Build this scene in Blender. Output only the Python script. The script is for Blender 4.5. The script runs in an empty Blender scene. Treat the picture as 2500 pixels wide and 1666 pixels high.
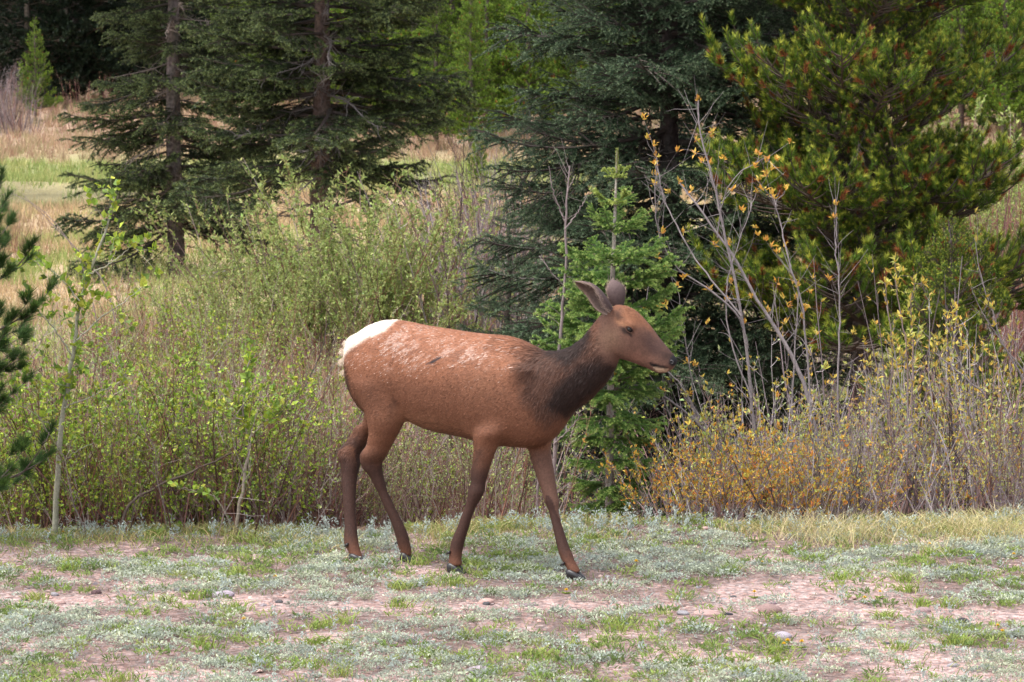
import bpy, math, random
import numpy as np
from mathutils import Vector, Matrix

rng = np.random.default_rng(7)
random.seed(7)
scene = bpy.context.scene
col = scene.collection

# ------------------------------------------------------------------ camera
CAM_H = 2.6
FPX = 7472.0                       # focal length in pixels of the 2500 px wide photograph
HORIZON = 200.0
PITCH = math.atan((833.0 - HORIZON) / FPX)
cam_data = bpy.data.cameras.new("camera")
cam_data.sensor_width = 36.0
cam_data.lens = FPX / 2500.0 * 36.0
cam_data.clip_start = 0.1
cam_data.clip_end = 3000.0
cam_data.dof.use_dof = True
cam_data.dof.focus_distance = 16.2
cam_data.dof.aperture_fstop = 13.0
cam = bpy.data.objects.new("camera", cam_data)
cam.location = (0, 0, CAM_H)
cam.rotation_euler = (math.pi / 2 - PITCH, 0, 0)
col.objects.link(cam)
scene.camera = cam

# ------------------------------------------------------------------ sky and sun
SUN_ELEV, SUN_AZ = 66.0, -110.0    # azimuth measured from +Y towards +X
SKY_STRENGTH, SUN_STRENGTH = 0.115, 1.0
world = bpy.data.worlds.new("World")
scene.world = world
world.use_nodes = True
wn = world.node_tree
wn.nodes.clear()
sky = wn.nodes.new("ShaderNodeTexSky")
sky.sky_type = 'NISHITA'
sky.sun_disc = False
sky.sun_elevation = math.radians(SUN_ELEV)
sky.sun_rotation = math.radians(SUN_AZ)
sky.dust_density = 4.0
sky.air_density = 1.0
sky.ozone_density = 1.0
hs = wn.nodes.new("ShaderNodeHueSaturation")
hs.inputs['Saturation'].default_value = 0.38      # thin overcast: white rather than blue
bg = wn.nodes.new("ShaderNodeBackground")
bg.inputs['Strength'].default_value = SKY_STRENGTH
wo = wn.nodes.new("ShaderNodeOutputWorld")
wn.links.new(sky.outputs[0], hs.inputs['Color'])
wn.links.new(hs.outputs[0], bg.inputs['Color'])
wn.links.new(bg.outputs[0], wo.inputs['Surface'])
sd = bpy.data.lights.new("sun", 'SUN')
sd.energy = SUN_STRENGTH
sd.angle = math.radians(45)
sd.color = (1.0, 0.975, 0.945)
sun = bpy.data.objects.new("sun", sd)
az, el = math.radians(SUN_AZ), math.radians(SUN_ELEV)
sdir = Vector((math.sin(az) * math.cos(el), math.cos(az) * math.cos(el), math.sin(el)))
sun.rotation_euler = sdir.to_track_quat('Z', 'Y').to_euler()
sun.location = (0, 0, 30)
col.objects.link(sun)
scene.view_settings.view_transform = 'Standard'
scene.view_settings.look = 'None'
scene.view_settings.gamma = 1.0
scene.view_settings.exposure = 1.64
scene.view_settings.use_curve_mapping = False
scene.cycles.max_bounces = 5
scene.cycles.diffuse_bounces = 2
scene.cycles.glossy_bounces = 2
scene.cycles.transmission_bounces = 4
scene.cycles.transparent_max_bounces = 4

# ------------------------------------------------------------------ pixel to place
CP, SP = math.cos(PITCH), math.sin(PITCH)
CAM = np.array([0.0, 0.0, CAM_H])

def ray(u, v):
    a, b = (u - 1250.0) / FPX, (833.0 - v) / FPX
    return np.array([a, CP + b * SP, -SP + b * CP])

def at_y(u, v, y):
    d = ray(u, v)
    return CAM + d * (y / d[1])

def on_ground(u, v, z=0.0):
    d = ray(u, v)
    return CAM + d * ((z - CAM_H) / d[2])

def on_plane(u, v, p0, n):
    d = ray(u, v)
    return CAM + d * (np.dot(p0 - CAM, n) / np.dot(d, n))

# ------------------------------------------------------------------ noise
_perm = np.random.default_rng(3).random((256,))
_pi = np.random.default_rng(4).permutation(256)

def vnoise(p, seed=0):
    """smooth value noise in [0,1] for an (n,3) or (n,2) array"""
    p = np.asarray(p, float)
    if p.shape[1] == 2:
        p = np.concatenate([p, np.zeros((len(p), 1))], 1)
    i = np.floor(p).astype(np.int64)
    f = p - i
    f = f * f * (3 - 2 * f)
    out = np.zeros(len(p))
    for dx in (0, 1):
        wx = f[:, 0] if dx else 1 - f[:, 0]
        for dy in (0, 1):
            wy = f[:, 1] if dy else 1 - f[:, 1]
            for dz in (0, 1):
                wz = f[:, 2] if dz else 1 - f[:, 2]
                h = _pi[(_pi[(_pi[(i[:, 0] + dx + seed * 17) & 255] + i[:, 1] + dy) & 255] + i[:, 2] + dz) & 255]
                out += wx * wy * wz * _perm[h]
    return out

def fbm(p, octaves=4, seed=0):
    p = np.asarray(p, float)
    a, s, t = 0.5, 0.0, 0.0
    for k in range(octaves):
        s = s + a * vnoise(p * 2.0 ** k, seed + k)
        t += a
        a *= 0.5
    return s / t

def smooth(a, b, x):
    t = np.clip((np.asarray(x, float) - a) / (b - a), 0, 1)
    return t * t * (3 - 2 * t)

# ------------------------------------------------------------------ mesh helpers
def mesh_from(name, V, faces, C=None, mats=(), smooth_shade=False, midx=None):
    """V (n,3); faces: list of int arrays, each (m,k) of one polygon size; C (n,3) linear vertex colours"""
    me = bpy.data.meshes.new(name)
    V = np.asarray(V, np.float32)
    me.vertices.add(len(V))
    me.vertices.foreach_set("co", V.ravel())
    faces = [np.asarray(f, np.int32) for f in faces if len(f)]
    nl = sum(f.size for f in faces)
    npoly = sum(len(f) for f in faces)
    me.loops.add(nl)
    me.loops.foreach_set("vertex_index", np.concatenate([f.ravel() for f in faces]))
    me.polygons.add(npoly)
    sizes = np.concatenate([np.full(len(f), f.shape[1], np.int32) for f in faces])
    starts = np.concatenate([[0], np.cumsum(sizes)[:-1]]).astype(np.int32)
    me.polygons.foreach_set("loop_start", starts)
    me.polygons.foreach_set("use_smooth", np.full(npoly, bool(smooth_shade)))
    for m in mats:
        me.materials.append(m)
    if midx is not None:
        me.polygons.foreach_set("material_index", np.asarray(midx, np.int32))
    me.update(calc_edges=True)
    if C is not None:
        a = me.color_attributes.new("Col", 'FLOAT_COLOR', 'POINT')
        C4 = np.ones((len(V), 4), np.float32)
        C4[:, :3] = C
        a.data.foreach_set("color", C4.ravel())
    return me

class Acc:
    """collects pieces of geometry for ONE mesh"""
    def __init__(self):
        self.V, self.F, self.C, self.n = [], {}, [], 0
    def add(self, V, F, C):
        V = np.asarray(V, float).reshape(-1, 3)
        F = np.asarray(F, np.int64)
        self.V.append(V)
        C = np.asarray(C, float)
        if C.ndim == 1:
            C = np.repeat(C[None], len(V), 0)
        self.C.append(C)
        self.F.setdefault(F.shape[1], []).append(F + self.n)
        self.n += len(V)
    def mesh(self, name, mat, smooth_shade=False):
        return mesh_from(name, np.concatenate(self.V), [np.concatenate(f) for f in self.F.values()],
                         np.concatenate(self.C), [mat], smooth_shade)

def unit(v):
    v = np.asarray(v, float)
    return v / np.maximum(np.linalg.norm(v, axis=-1, keepdims=True), 1e-9)

def frames(D, up=None, roll=None):
    """orthonormal X(=D), Y, Z for direction array D"""
    X = unit(D)
    if up is None:
        up = np.tile(np.array([0.013, 0.021, 1.0]), (len(X), 1))
    Y = np.cross(up, X)
    bad = np.linalg.norm(Y, axis=1) < 1e-3
    if bad.any():
        Y[bad] = np.cross(np.array([1.0, 0.2, 0.0]), X[bad])
    Y = unit(Y)
    Z = np.cross(X, Y)
    if roll is not None:
        c, s = np.cos(roll)[:, None], np.sin(roll)[:, None]
        Y, Z = Y * c + Z * s, Z * c - Y * s
    return X, Y, Z

def stamp(PV, PF, O, X, Y, Z, S=None):
    """copies the small shape PV/PF to every frame; S scalar or (m,3) scale"""
    m, n = len(O), len(PV)
    P = np.repeat(np.asarray(PV, float)[None], m, 0)
    if S is not None:
        S = np.asarray(S, float)
        P = P * (S[:, None, None] if S.ndim == 1 else S[:, None, :])
    V = O[:, None] + P[:, :, 0:1] * X[:, None] + P[:, :, 1:2] * Y[:, None] + P[:, :, 2:3] * Z[:, None]
    F = (np.asarray(PF)[None] + (np.arange(m) * n)[:, None, None]).reshape(-1, np.asarray(PF).shape[1])
    return V.reshape(-1, 3), F

def tubes(P, R, sides=4, cap=True):
    """P (m,k,3) polylines, R (m,k) radii -> quads"""
    P = np.asarray(P, float)
    m, k = P.shape[:2]
    T = unit(np.gradient(P, axis=1))
    mean = unit(P[:, -1] - P[:, 0])
    ref = np.where(np.abs(mean[:, 2:3]) > 0.8, np.array([[1.0, 0.1, 0.05]]), np.array([[0.03, 0.05, 1.0]]))
    N = unit(np.cross(T, ref[:, None]))
    B = np.cross(T, N)
    a = np.arange(sides) / sides * 2 * np.pi
    ring = N[:, :, None] * np.cos(a)[None, None, :, None] + B[:, :, None] * np.sin(a)[None, None, :, None]
    V = P[:, :, None] + ring * np.asarray(R)[:, :, None, None]
    idx = np.arange(m * k * sides).reshape(m, k, sides)
    a0, b0 = idx[:, :-1], np.roll(idx, -1, 2)[:, :-1]
    a1, b1 = idx[:, 1:], np.roll(idx, -1, 2)[:, 1:]
    F = np.stack([a0, b0, b1, a1], -1).reshape(-1, 4)
    return V.reshape(-1, 3), F

def tag(o, label=None, cat=None, group=None, kind=None):
    if label: o["label"] = label
    if cat: o["category"] = cat
    if group: o["group"] = group
    if kind: o["kind"] = kind
    return o

def link(name, data, parent=None, loc=None, rot=None, scale=None):
    o = bpy.data.objects.new(name, data)
    col.objects.link(o)
    if parent is not None: o.parent = parent
    if loc is not None: o.location = [float(c) for c in loc]
    if rot is not None: o.rotation_euler = rot
    if scale is not None: o.scale = scale if hasattr(scale, '__len__') else (scale,) * 3
    return o

def copy_tree(o, parent=None):
    c = o.copy()
    col.objects.link(c)
    c.parent = parent
    for ch in o.children:
        copy_tree(ch, c)
    return c

# ------------------------------------------------------------------ materials
def new_mat(name):
    m = bpy.data.materials.new(name)
    m.use_nodes = True
    nt = m.node_tree
    nt.nodes.clear()
    out = nt.nodes.new("ShaderNodeOutputMaterial")
    return m, nt, out

def attr_mat(name, rough=0.7, spec=0.25, trans=0.0, noise=None, bump=None, sheen=0.0, tint=None):
    """vertex colour 'Col', optional object-space noise variation and bump, optional leaf translucency"""
    m, nt, out = new_mat(name)
    N, L = nt.nodes, nt.links
    at = N.new("ShaderNodeAttribute"); at.attribute_name = "Col"
    c = at.outputs['Color']
    tc = N.new("ShaderNodeTexCoord")
    if noise:
        sc, lo, hi = noise
        nz = N.new("ShaderNodeTexNoise"); nz.inputs['Scale'].default_value = sc
        nz.inputs['Detail'].default_value = 5
        L.new(tc.outputs['Object'], nz.inputs['Vector'])
        mr = N.new("ShaderNodeMapRange")
        mr.inputs[1].default_value, mr.inputs[2].default_value = 0.25, 0.75
        mr.inputs[3].default_value, mr.inputs[4].default_value = lo, hi
        L.new(nz.outputs[0], mr.inputs[0])
        vm = N.new("ShaderNodeVectorMath"); vm.operation = 'SCALE'
        L.new(c, vm.inputs[0]); L.new(mr.outputs[0], vm.inputs['Scale'])
        c = vm.outputs[0]
    p = N.new("ShaderNodeBsdfPrincipled")
    p.inputs['Roughness'].default_value = rough
    p.inputs['Specular IOR Level'].default_value = spec
    if sheen: p.inputs['Sheen Weight'].default_value = sheen
    L.new(c, p.inputs['Base Color'])
    if bump:
        sc, st, dist = bump
        bz = N.new("ShaderNodeTexNoise"); bz.inputs['Scale'].default_value = sc
        bz.inputs['Detail'].default_value = 6
        L.new(tc.outputs['Object'], bz.inputs['Vector'])
        b = N.new("ShaderNodeBump"); b.inputs['Strength'].default_value = st
        b.inputs['Distance'].default_value = dist
        L.new(bz.outputs[0], b.inputs['Height']); L.new(b.outputs[0], p.inputs['Normal'])
    if trans > 0:
        t = N.new("ShaderNodeBsdfTranslucent")
        L.new(c, t.inputs['Color'])
        mx = N.new("ShaderNodeMixShader"); mx.inputs[0].default_value = trans
        L.new(p.outputs[0], mx.inputs[1]); L.new(t.outputs[0], mx.inputs[2])
        L.new(mx.outputs[0], out.inputs[0])
    else:
        L.new(p.outputs[0], out.inputs[0])
    return m

M_LEAF = attr_mat("leaf", 0.55, 0.3, 0.30)
M_NEEDLE = attr_mat("needle", 0.55, 0.3, 0.12)
M_STEM = attr_mat("stem", 0.85, 0.15, 0, noise=(60, 0.75, 1.25))
M_BARK = attr_mat("bark", 0.9, 0.15, 0, noise=(14, 0.45, 1.5), bump=(28, 0.9, 0.03))
M_GRASS = attr_mat("grass_blade", 0.7, 0.2, 0.25)
M_STONE = attr_mat("stone", 0.85, 0.3, 0, noise=(35, 0.65, 1.3), bump=(45, 0.6, 0.01))
# ------------------------------------------------------------------ terrain
def edge_y(x):
    return 17.62 + 0.10 * np.clip(x, -6, 6) + 0.10 * np.sin(np.asarray(x) * 2.3)

POND = (-19.5, 107.0, 6.0, 7.5)
WATER_Z = -1.62

def terrain(x, y):
    x, y = np.asarray(x, float), np.asarray(y, float)
    e = edge_y(x)
    z = -1.5 * smooth(0.0, 6.5, y - e)
    far = np.maximum(0, y - 138)
    z = z + np.where(far < 24, 0.07 * far * far / 48, 0.07 * (far - 12))
    z = z - 0.035 * np.maximum(0, y - 260)
    p2 = np.stack([x.ravel(), y.ravel()], 1)
    n1 = (fbm(p2 * 0.12, 3, 31) - 0.5).reshape(x.shape)
    z = z + n1 * 0.9 * smooth(22, 60, y)
    nearmask = 1 - smooth(0, 2.0, y - e)
    z = z + nearmask * (fbm(p2 * 1.3, 4, 33).reshape(x.shape) - 0.5) * 0.05
    z = z + nearmask * 0.015 * np.exp(-((y - e + 0.25) / 0.35) ** 2)
    r = ((x - POND[0]) / POND[2]) ** 2 + ((y - POND[1]) / POND[3]) ** 2
    k = smooth(1.5, 0.7, r)
    z = z * (1 - k) + (-2.1) * k
    return z

def tz(x, y):
    return float(terrain(np.array([x]), np.array([y]))[0])

def track(x, y):
    """bare wheel track crossing the clearing: 1 on the track"""
    c = 15.05 - 0.10 * x + 0.10 * np.sin(x * 1.1)
    return np.exp(-((y - c) / 0.24) ** 2)

def cover(x, y):
    """how much of the clearing the low plants take"""
    p = np.stack([x, y], 1)
    a = fbm(p * np.array([2.2, 3.0]), 4, 41)
    return smooth(0.47, 0.55, a) * (1 - 0.97 * track(x, y))

def ground_mesh():
    def axis(lo, hi, d0, grow, end_lo, end_hi):
        a = list(np.arange(lo, hi, d0))
        s, p = d0, a[-1]
        while p < end_hi:
            s *= grow; p += s; a.append(p)
        s, p, b = d0, lo, []
        while p > end_lo:
            s *= grow; p -= s; b.append(p)
        return np.array(b[::-1] + a)
    xs = axis(-3.6, 3.6, 0.042, 1.10, -700, 700)
    ys = axis(12.4, 18.6, 0.042, 1.055, -60, 1200)
    X, Y = np.meshgrid(xs, ys)
    Z = terrain(X, Y)
    p2 = np.stack([X.ravel(), Y.ravel()], 1)
    near = (Y < 20) & (np.abs(X) < 5)
    Z = Z + near * ((fbm(p2 * 9, 3, 51) - 0.5).reshape(X.shape) * 0.022)
    nx, ny = len(xs), len(ys)
    V = np.stack([X, Y, Z], -1).reshape(-1, 3)
    i = np.arange(nx * ny).reshape(ny, nx)
    Fq = np.stack([i[:-1, :-1], i[:-1, 1:], i[1:, 1:], i[1:, :-1]], -1).reshape(-1, 4)
    x, y = V[:, 0], V[:, 1]
    # soil colours
    pink = np.array([0.37, 0.252, 0.228]); brown = np.array([0.165, 0.112, 0.098]); litter = np.array([0.20, 0.13, 0.095])
    straw = np.array([0.42, 0.30, 0.17]); rust = np.array([0.36, 0.24, 0.16]); green = np.array([0.20, 0.24, 0.075]); forest = np.array([0.07, 0.055, 0.03])
    n = fbm(p2 * 2.2, 4, 61)
    C = pink + (brown - pink) * (0.85 * smooth(0.38, 0.58, n) * (1 - track(x, y)))[:, None]
    e = edge_y(x)
    k = smooth(-0.35, 0.5, y - e)[:, None]
    C = C + (litter - C) * k
    k = smooth(34, 62, y + 10 * (fbm(p2 * 0.15, 2, 63) - 0.5))[:, None]
    C = C + (straw - C) * k
    k = (smooth(112, 122, y) * (1 - smooth(150, 160, y)))[:, None]
    C = C + (green - C) * k * 0.8
    k = smooth(152, 164, y)[:, None]
    C = C + (rust - C) * k
    k = smooth(192, 206, y)[:, None]
    C = C + (forest - C) * k
    rp = ((x - POND[0]) / POND[2]) ** 2 + ((y - POND[1]) / POND[3]) ** 2
    C = C + (np.array([0.07, 0.06, 0.04]) - C) * smooth(2.2, 1.5, rp)[:, None]
    nn = fbm(p2 * np.array([0.25, 0.12]), 3, 65)
    C = C * (0.8 + 0.4 * nn)[:, None]
    m, nt, out = new_mat("ground_soil")
    N, L = nt.nodes, nt.links
    at = N.new("ShaderNodeAttribute"); at.attribute_name = "Col"
    geo = N.new("ShaderNodeNewGeometry")
    vor = N.new("ShaderNodeTexVoronoi"); vor.inputs['Scale'].default_value = 55
    nz = N.new("ShaderNodeTexNoise"); nz.inputs['Scale'].default_value = 18; nz.inputs['Detail'].default_value = 8
    nz2 = N.new("ShaderNodeTexNoise"); nz2.inputs['Scale'].default_value = 120; nz2.inputs['Detail'].default_value = 4
    for t in (vor, nz, nz2): L.new(geo.outputs['Position'], t.inputs['Vector'])
    mr = N.new("ShaderNodeMapRange"); mr.inputs[1].default_value, mr.inputs[2].default_value, mr.inputs[3].default_value, mr.inputs[4].default_value = 0.3, 0.7, 0.6, 1.35
    L.new(nz.outputs[0], mr.inputs[0])
    s1 = N.new("ShaderNodeVectorMath"); s1.operation = 'SCALE'
    L.new(at.outputs[0], s1.inputs[0]); L.new(mr.outputs[0], s1.inputs['Scale'])
    # single grains differ in tone
    hsv = N.new("ShaderNodeHueSaturation")
    sep = N.new("ShaderNodeSeparateColor"); L.new(vor.outputs['Color'], sep.inputs[0])
    mr2 = N.new("ShaderNodeMapRange"); mr2.inputs[3].default_value, mr2.inputs[4].default_value = 0.65, 1.35
    L.new(sep.outputs[0], mr2.inputs[0]); L.new(mr2.outputs[0], hsv.inputs['Value'])
    mr3 = N.new("ShaderNodeMapRange"); mr3.inputs[3].default_value, mr3.inputs[4].default_value = 0.6, 1.2
    L.new(sep.outputs[1], mr3.inputs[0]); L.new(mr3.outputs[0], hsv.inputs['Saturation'])
    L.new(s1.outputs[0], hsv.inputs['Color'])
    p = N.new("ShaderNodeBsdfPrincipled"); p.inputs['Roughness'].default_value = 0.95; p.inputs['Specular IOR Level'].default_value = 0.1
    L.new(hsv.outputs[0], p.inputs['Base Color'])
    add = N.new("ShaderNodeMath"); add.operation = 'ADD'
    L.new(vor.outputs['Distance'], add.inputs[0]); L.new(nz2.outputs[0], add.inputs[1])
    b = N.new("ShaderNodeBump"); b.inputs['Strength'].default_value = 0.7; b.inputs['Distance'].default_value = 0.012
    L.new(add.outputs[0], b.inputs['Height']); L.new(b.outputs[0], p.inputs['Normal'])
    L.new(p.outputs[0], out.inputs[0])
    me = mesh_from("ground", V, [Fq], C, [m], True)
    return tag(link("ground", me), kind="structure")

ground_mesh()

def pond():
    m, nt, out = new_mat("pond_water")
    p = nt.nodes.new("ShaderNodeBsdfPrincipled")
    p.inputs['Base Color'].default_value = (0.018, 0.02, 0.016, 1); p.inputs['Roughness'].default_value = 0.06
    p.inputs['IOR'].default_value = 1.33
    nz = nt.nodes.new("ShaderNodeTexNoise"); nz.inputs['Scale'].default_value = 3
    b = nt.nodes.new("ShaderNodeBump"); b.inputs['Strength'].default_value = 0.12; b.inputs['Distance'].default_value = 0.02
    nt.links.new(nz.outputs[0], b.inputs['Height']); nt.links.new(b.outputs[0], p.inputs['Normal'])
    nt.links.new(p.outputs[0], out.inputs[0])
    a = np.linspace(0, 2 * np.pi, 60, endpoint=False)
    V = np.stack([POND[0] + POND[2] * 1.35 * np.cos(a), POND[1] + POND[3] * 1.35 * np.sin(a), np.full(60, WATER_Z)], 1)
    me = mesh_from("water", V, [np.arange(60)[None]], np.zeros((60, 3)), [m])
    tag(link("pond_water", me), kind="structure")
pond()
# ------------------------------------------------------------------ plant building blocks
TRI = ([[0, -0.5, 0], [0, 0.5, 0], [1, 0, 0]], [[0, 1, 2]])
LEAF = ([[0, 0, 0], [0.45, -0.5, 0.10], [1, 0, -0.06], [0.45, 0.5, 0.10]], [[0, 1, 2], [0, 2, 3]])

def sample_lines(P, dens, r):
    """random points on polylines P (m,k,3): returns points, tangents, position along line 0..1, line index"""
    m, k = P.shape[:2]
    seg = np.linalg.norm(np.diff(P, axis=1), axis=2)
    tot = seg.sum(1)
    cnt = np.maximum(1, r.poisson(tot * dens))
    li = np.repeat(np.arange(m), cnt)
    t = r.random(len(li)) * (k - 1) * 0.9999
    i = t.astype(int); f = (t - i)[:, None]
    A, B = P[li, i], P[li, i + 1]
    return A + (B - A) * f, unit(B - A), t / (k - 1), li

def col_var(r, base, n, sd=0.16, hue=0.06):
    c = np.asarray(base, float)[None] * (1 + r.normal(0, sd, (n, 1)))
    c = c * (1 + r.normal(0, hue, (n, 3)))
    return np.clip(c, 0.003, 0.9)

def needles(acc, pts, tan, r, length, width, base, tip_col=None, tipw=None, spread=0.9, up=0.25, sd=0.2):
    n = len(pts)
    rad = r.normal(0, 1, (n, 3)); rad -= (rad * tan).sum(1, keepdims=True) * tan
    D = tan * r.uniform(0.35, 0.8, (n, 1)) + unit(rad) * spread + np.array([0, 0, up])
    X, Y, Z = frames(D, roll=r.random(n) * 6.28)
    S = np.stack([length * r.uniform(0.7, 1.25, n), np.full(n, width), np.ones(n)], 1)
    V, F = stamp(*TRI, pts, X, Y, Z, S)
    C = col_var(r, base, n, sd)
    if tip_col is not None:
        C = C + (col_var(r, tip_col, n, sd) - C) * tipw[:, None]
    acc.add(V, F, np.repeat(C, 3, 0))

def spruce_branch(seed, dens, nl, nw, base, tip, wood=(0.075, 0.058, 0.05), nsec=30, ter=0.05, droop=0.25, sparse=0.0):
    """unit length bough along +X; returns the mesh"""
    r = np.random.default_rng(seed)
    a = Acc()
    t = np.linspace(0, 1, 9)
    main = np.stack([t, 0.05 * np.sin(t * 4 + seed), -droop * t ** 1.1 + 0.16 * t ** 4], 1)[None]
    V, F = tubes(main, (0.017 * (1 - t * 0.85))[None], 5)
    a.add(V, F, col_var(r, wood, len(V), 0.1))
    ts = np.sort(r.uniform(0.12, 0.98, nsec))
    if sparse: ts = ts[r.random(len(ts)) > sparse * (1 - ts)]
    side = np.where(np.arange(len(ts)) % 2, 1, -1)
    o = np.stack([np.interp(ts, t, main[0, :, c]) for c in range(3)], 1)
    ln = (0.44 * (1 - ts) ** 0.75 * (0.35 + 0.65 * smooth(0, 0.3, ts)) + 0.09) * r.uniform(0.65, 1.15, len(ts))
    ang = np.radians(r.uniform(38, 66, len(ts)))
    dirs = np.stack([np.cos(ang), side * np.sin(ang), r.normal(-0.05, 0.20, len(ts))], 1)
    k = np.linspace(0, 1, 5)
    sec = o[:, None] + dirs[:, None] * (ln[:, None] * k)[:, :, None] + np.array([0.18, 0, -0.16])[None, None] * (ln[:, None] * k ** 2)[:, :, None]
    V, F = tubes(sec, 0.006 * (1 - 0.8 * k)[None].repeat(len(ts), 0), 3)
    a.add(V, F, col_var(r, wood, len(V), 0.1))
    # tertiary twigs
    p, T, f, li = sample_lines(sec, 1 / ter, r)
    keep = f > 0.12
    p, T, f, li = p[keep], T[keep], f[keep], li[keep]
    n = len(p)
    sgn = np.where(r.random(n) > 0.5, 1, -1)
    perp = unit(np.cross(np.tile([0, 0, 1.0], (n, 1)), T)) * sgn[:, None]
    d3 = unit(T * 0.75 + perp * 0.7 + r.normal(0, 0.22, (n, 3)) + np.array([0, 0, -0.08]))
    l3 = r.uniform(0.05, 0.15, n) * (1 - 0.45 * f)
    k3 = np.linspace(0, 1, 3)
    terl = p[:, None] + d3[:, None] * (l3[:, None] * k3)[:, :, None] + np.array([0, 0, -0.1]) * (l3[:, None] * k3 ** 2)[:, :, None]
    lines5 = sec
    for P_, w in ((terl, 1.0), (sec, 0.9), (main[:, 4:], 1.0)):
        q, T2, f2, _ = sample_lines(P_, dens * w, r)
        rad = np.hypot(q[:, 0], q[:, 1])
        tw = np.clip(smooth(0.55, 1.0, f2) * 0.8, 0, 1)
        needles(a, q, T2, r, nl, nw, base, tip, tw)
    return a.mesh("spruce_bough", M_NEEDLE)

def pine_branch(seed, shoots, nn, nl, nw, base, tip, dead=0.03, wood=(0.10, 0.075, 0.06), rise=0.25, inner=0.2, simple=False):
    r = np.random.default_rng(seed)
    a = Acc()
    t = np.linspace(0, 1, 8)
    main = np.stack([t, 0.07 * np.sin(t * 3 + seed), -0.10 * t + rise * t ** 2.2], 1)[None]
    V, F = tubes(main, (0.016 * (1 - t * 0.8))[None], 5)
    a.add(V, F, col_var(r, wood, len(V), 0.1))
    ns = max(5, shoots // 4)
    ts = np.sort(r.uniform(0.25, 0.95, ns))
    side = np.where(np.arange(ns) % 2, 1, -1)
    o = np.stack([np.interp(ts, t, main[0, :, c]) for c in range(3)], 1)
    ln = (0.40 * (1 - ts) ** 0.6 + 0.10) * r.uniform(0.7, 1.2, ns)
    ang = np.radians(r.uniform(30, 62, ns))
    d = np.stack([np.cos(ang), side * np.sin(ang), r.normal(0.18, 0.22, ns)], 1)
    k = np.linspace(0, 1, 5)
    sec = o[:, None] + d[:, None] * (ln[:, None] * k)[:, :, None] + np.array([0.05, 0, 0.28]) * (ln[:, None] * k ** 2)[:, :, None]
    V, F = tubes(sec[:, ::2] if simple else sec, 0.007 * (1 - 0.7 * (k[::2] if simple else k))[None].repeat(ns, 0), 3 if simple else 4)
    a.add(V, F, col_var(r, wood, len(V), 0.1))
    p, T, f, li = sample_lines(sec, shoots / ln.sum(), r)
    keep = f > inner
    p, T = p[keep], T[keep]
    n = len(p)
    d3 = unit(T * 0.9 + r.normal(0, 0.55, (n, 3)) + np.array([0, 0, 0.45]))
    l3 = r.uniform(0.04, 0.09, n)
    ends = np.concatenate([sec[:, -1], main[:, -1]])
    de = np.concatenate([unit(sec[:, -1] - sec[:, -2]), unit(main[:, -1] - main[:, -2])])
    p, d3, l3 = np.concatenate([p, ends]), np.concatenate([d3, unit(de + [0, 0, 0.4])]), np.concatenate([l3, r.uniform(0.06, 0.11, len(ends))])
    k3 = np.linspace(0, 1, 3)
    sh = p[:, None] + d3[:, None] * (l3[:, None] * k3)[:, :, None]
    if not simple:
        V, F = tubes(sh, np.full((len(sh), 3), 0.0035), 3)
        a.add(V, F, col_var(r, np.array(wood) * 1.3, len(V), 0.1))
    li = np.repeat(np.arange(len(sh)), nn)
    ft = r.random(len(li)) ** 0.75
    q = p[li] + d3[li] * (l3[li] * ft)[:, None]
    isdead = (r.random(len(sh)) < dead)[li]
    tone = r.random(len(sh))[li]
    bc = np.asarray(base)[None] * (0.8 + 0.5 * tone)[:, None]
    n = len(q)
    rad = r.normal(0, 1, (n, 3)); T2 = d3[li]; rad -= (rad * T2).sum(1, keepdims=True) * T2
    D = T2 * (0.35 + 0.9 * ft)[:, None] + unit(rad) * 0.75 + np.array([0, 0, 0.15])
    X, Y, Z = frames(D, roll=r.random(n) * 6.28)
    V, F = stamp(*TRI, q, X, Y, Z, np.stack([nl * r.uniform(0.7, 1.2, n), np.full(n, nw), np.ones(n)], 1))
    C = bc + (np.asarray(tip)[None] - bc) * (smooth(0.55, 1.0, ft) * (0.35 + 0.65 * tone))[:, None]
    C = C * (1 + r.normal(0, 0.18, (n, 1)))
    C[isdead] = np.array([0.30, 0.10, 0.035]) * (1 + r.normal(0, 0.25, (isdead.sum(), 1)))
    a.add(V, F, np.repeat(np.clip(C, 0.004, 0.8), 3, 0))
    return a.mesh("pine_bough", M_NEEDLE)

def trunk_mesh(name, pts, radii, colr, sides=12, seed=0, mat=None):
    pts = np.asarray(pts, float)
    t = np.linspace(0, 1, len(pts)); tt = np.linspace(0, 1, max(12, len(pts) * 3))
    P = np.stack([np.interp(tt, t, pts[:, c]) for c in range(3)], 1)
    # round the corners of the traced line
    for _ in range(3):
        P[1:-1] = (P[:-2] + 2 * P[1:-1] + P[2:]) / 4
    R = np.interp(tt, t, radii)
    V, F = tubes(P[None], R[None], sides)
    r = np.random.default_rng(seed)
    cen = np.repeat(P, sides, 0)
    V = cen + (V - cen) * (1 + 0.22 * (fbm(V * 9, 3, seed) - 0.5))[:, None]
    return mesh_from(name, V, [F], col_var(r, colr, len(V), 0.12, 0.04), [mat or M_BARK], True)

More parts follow.
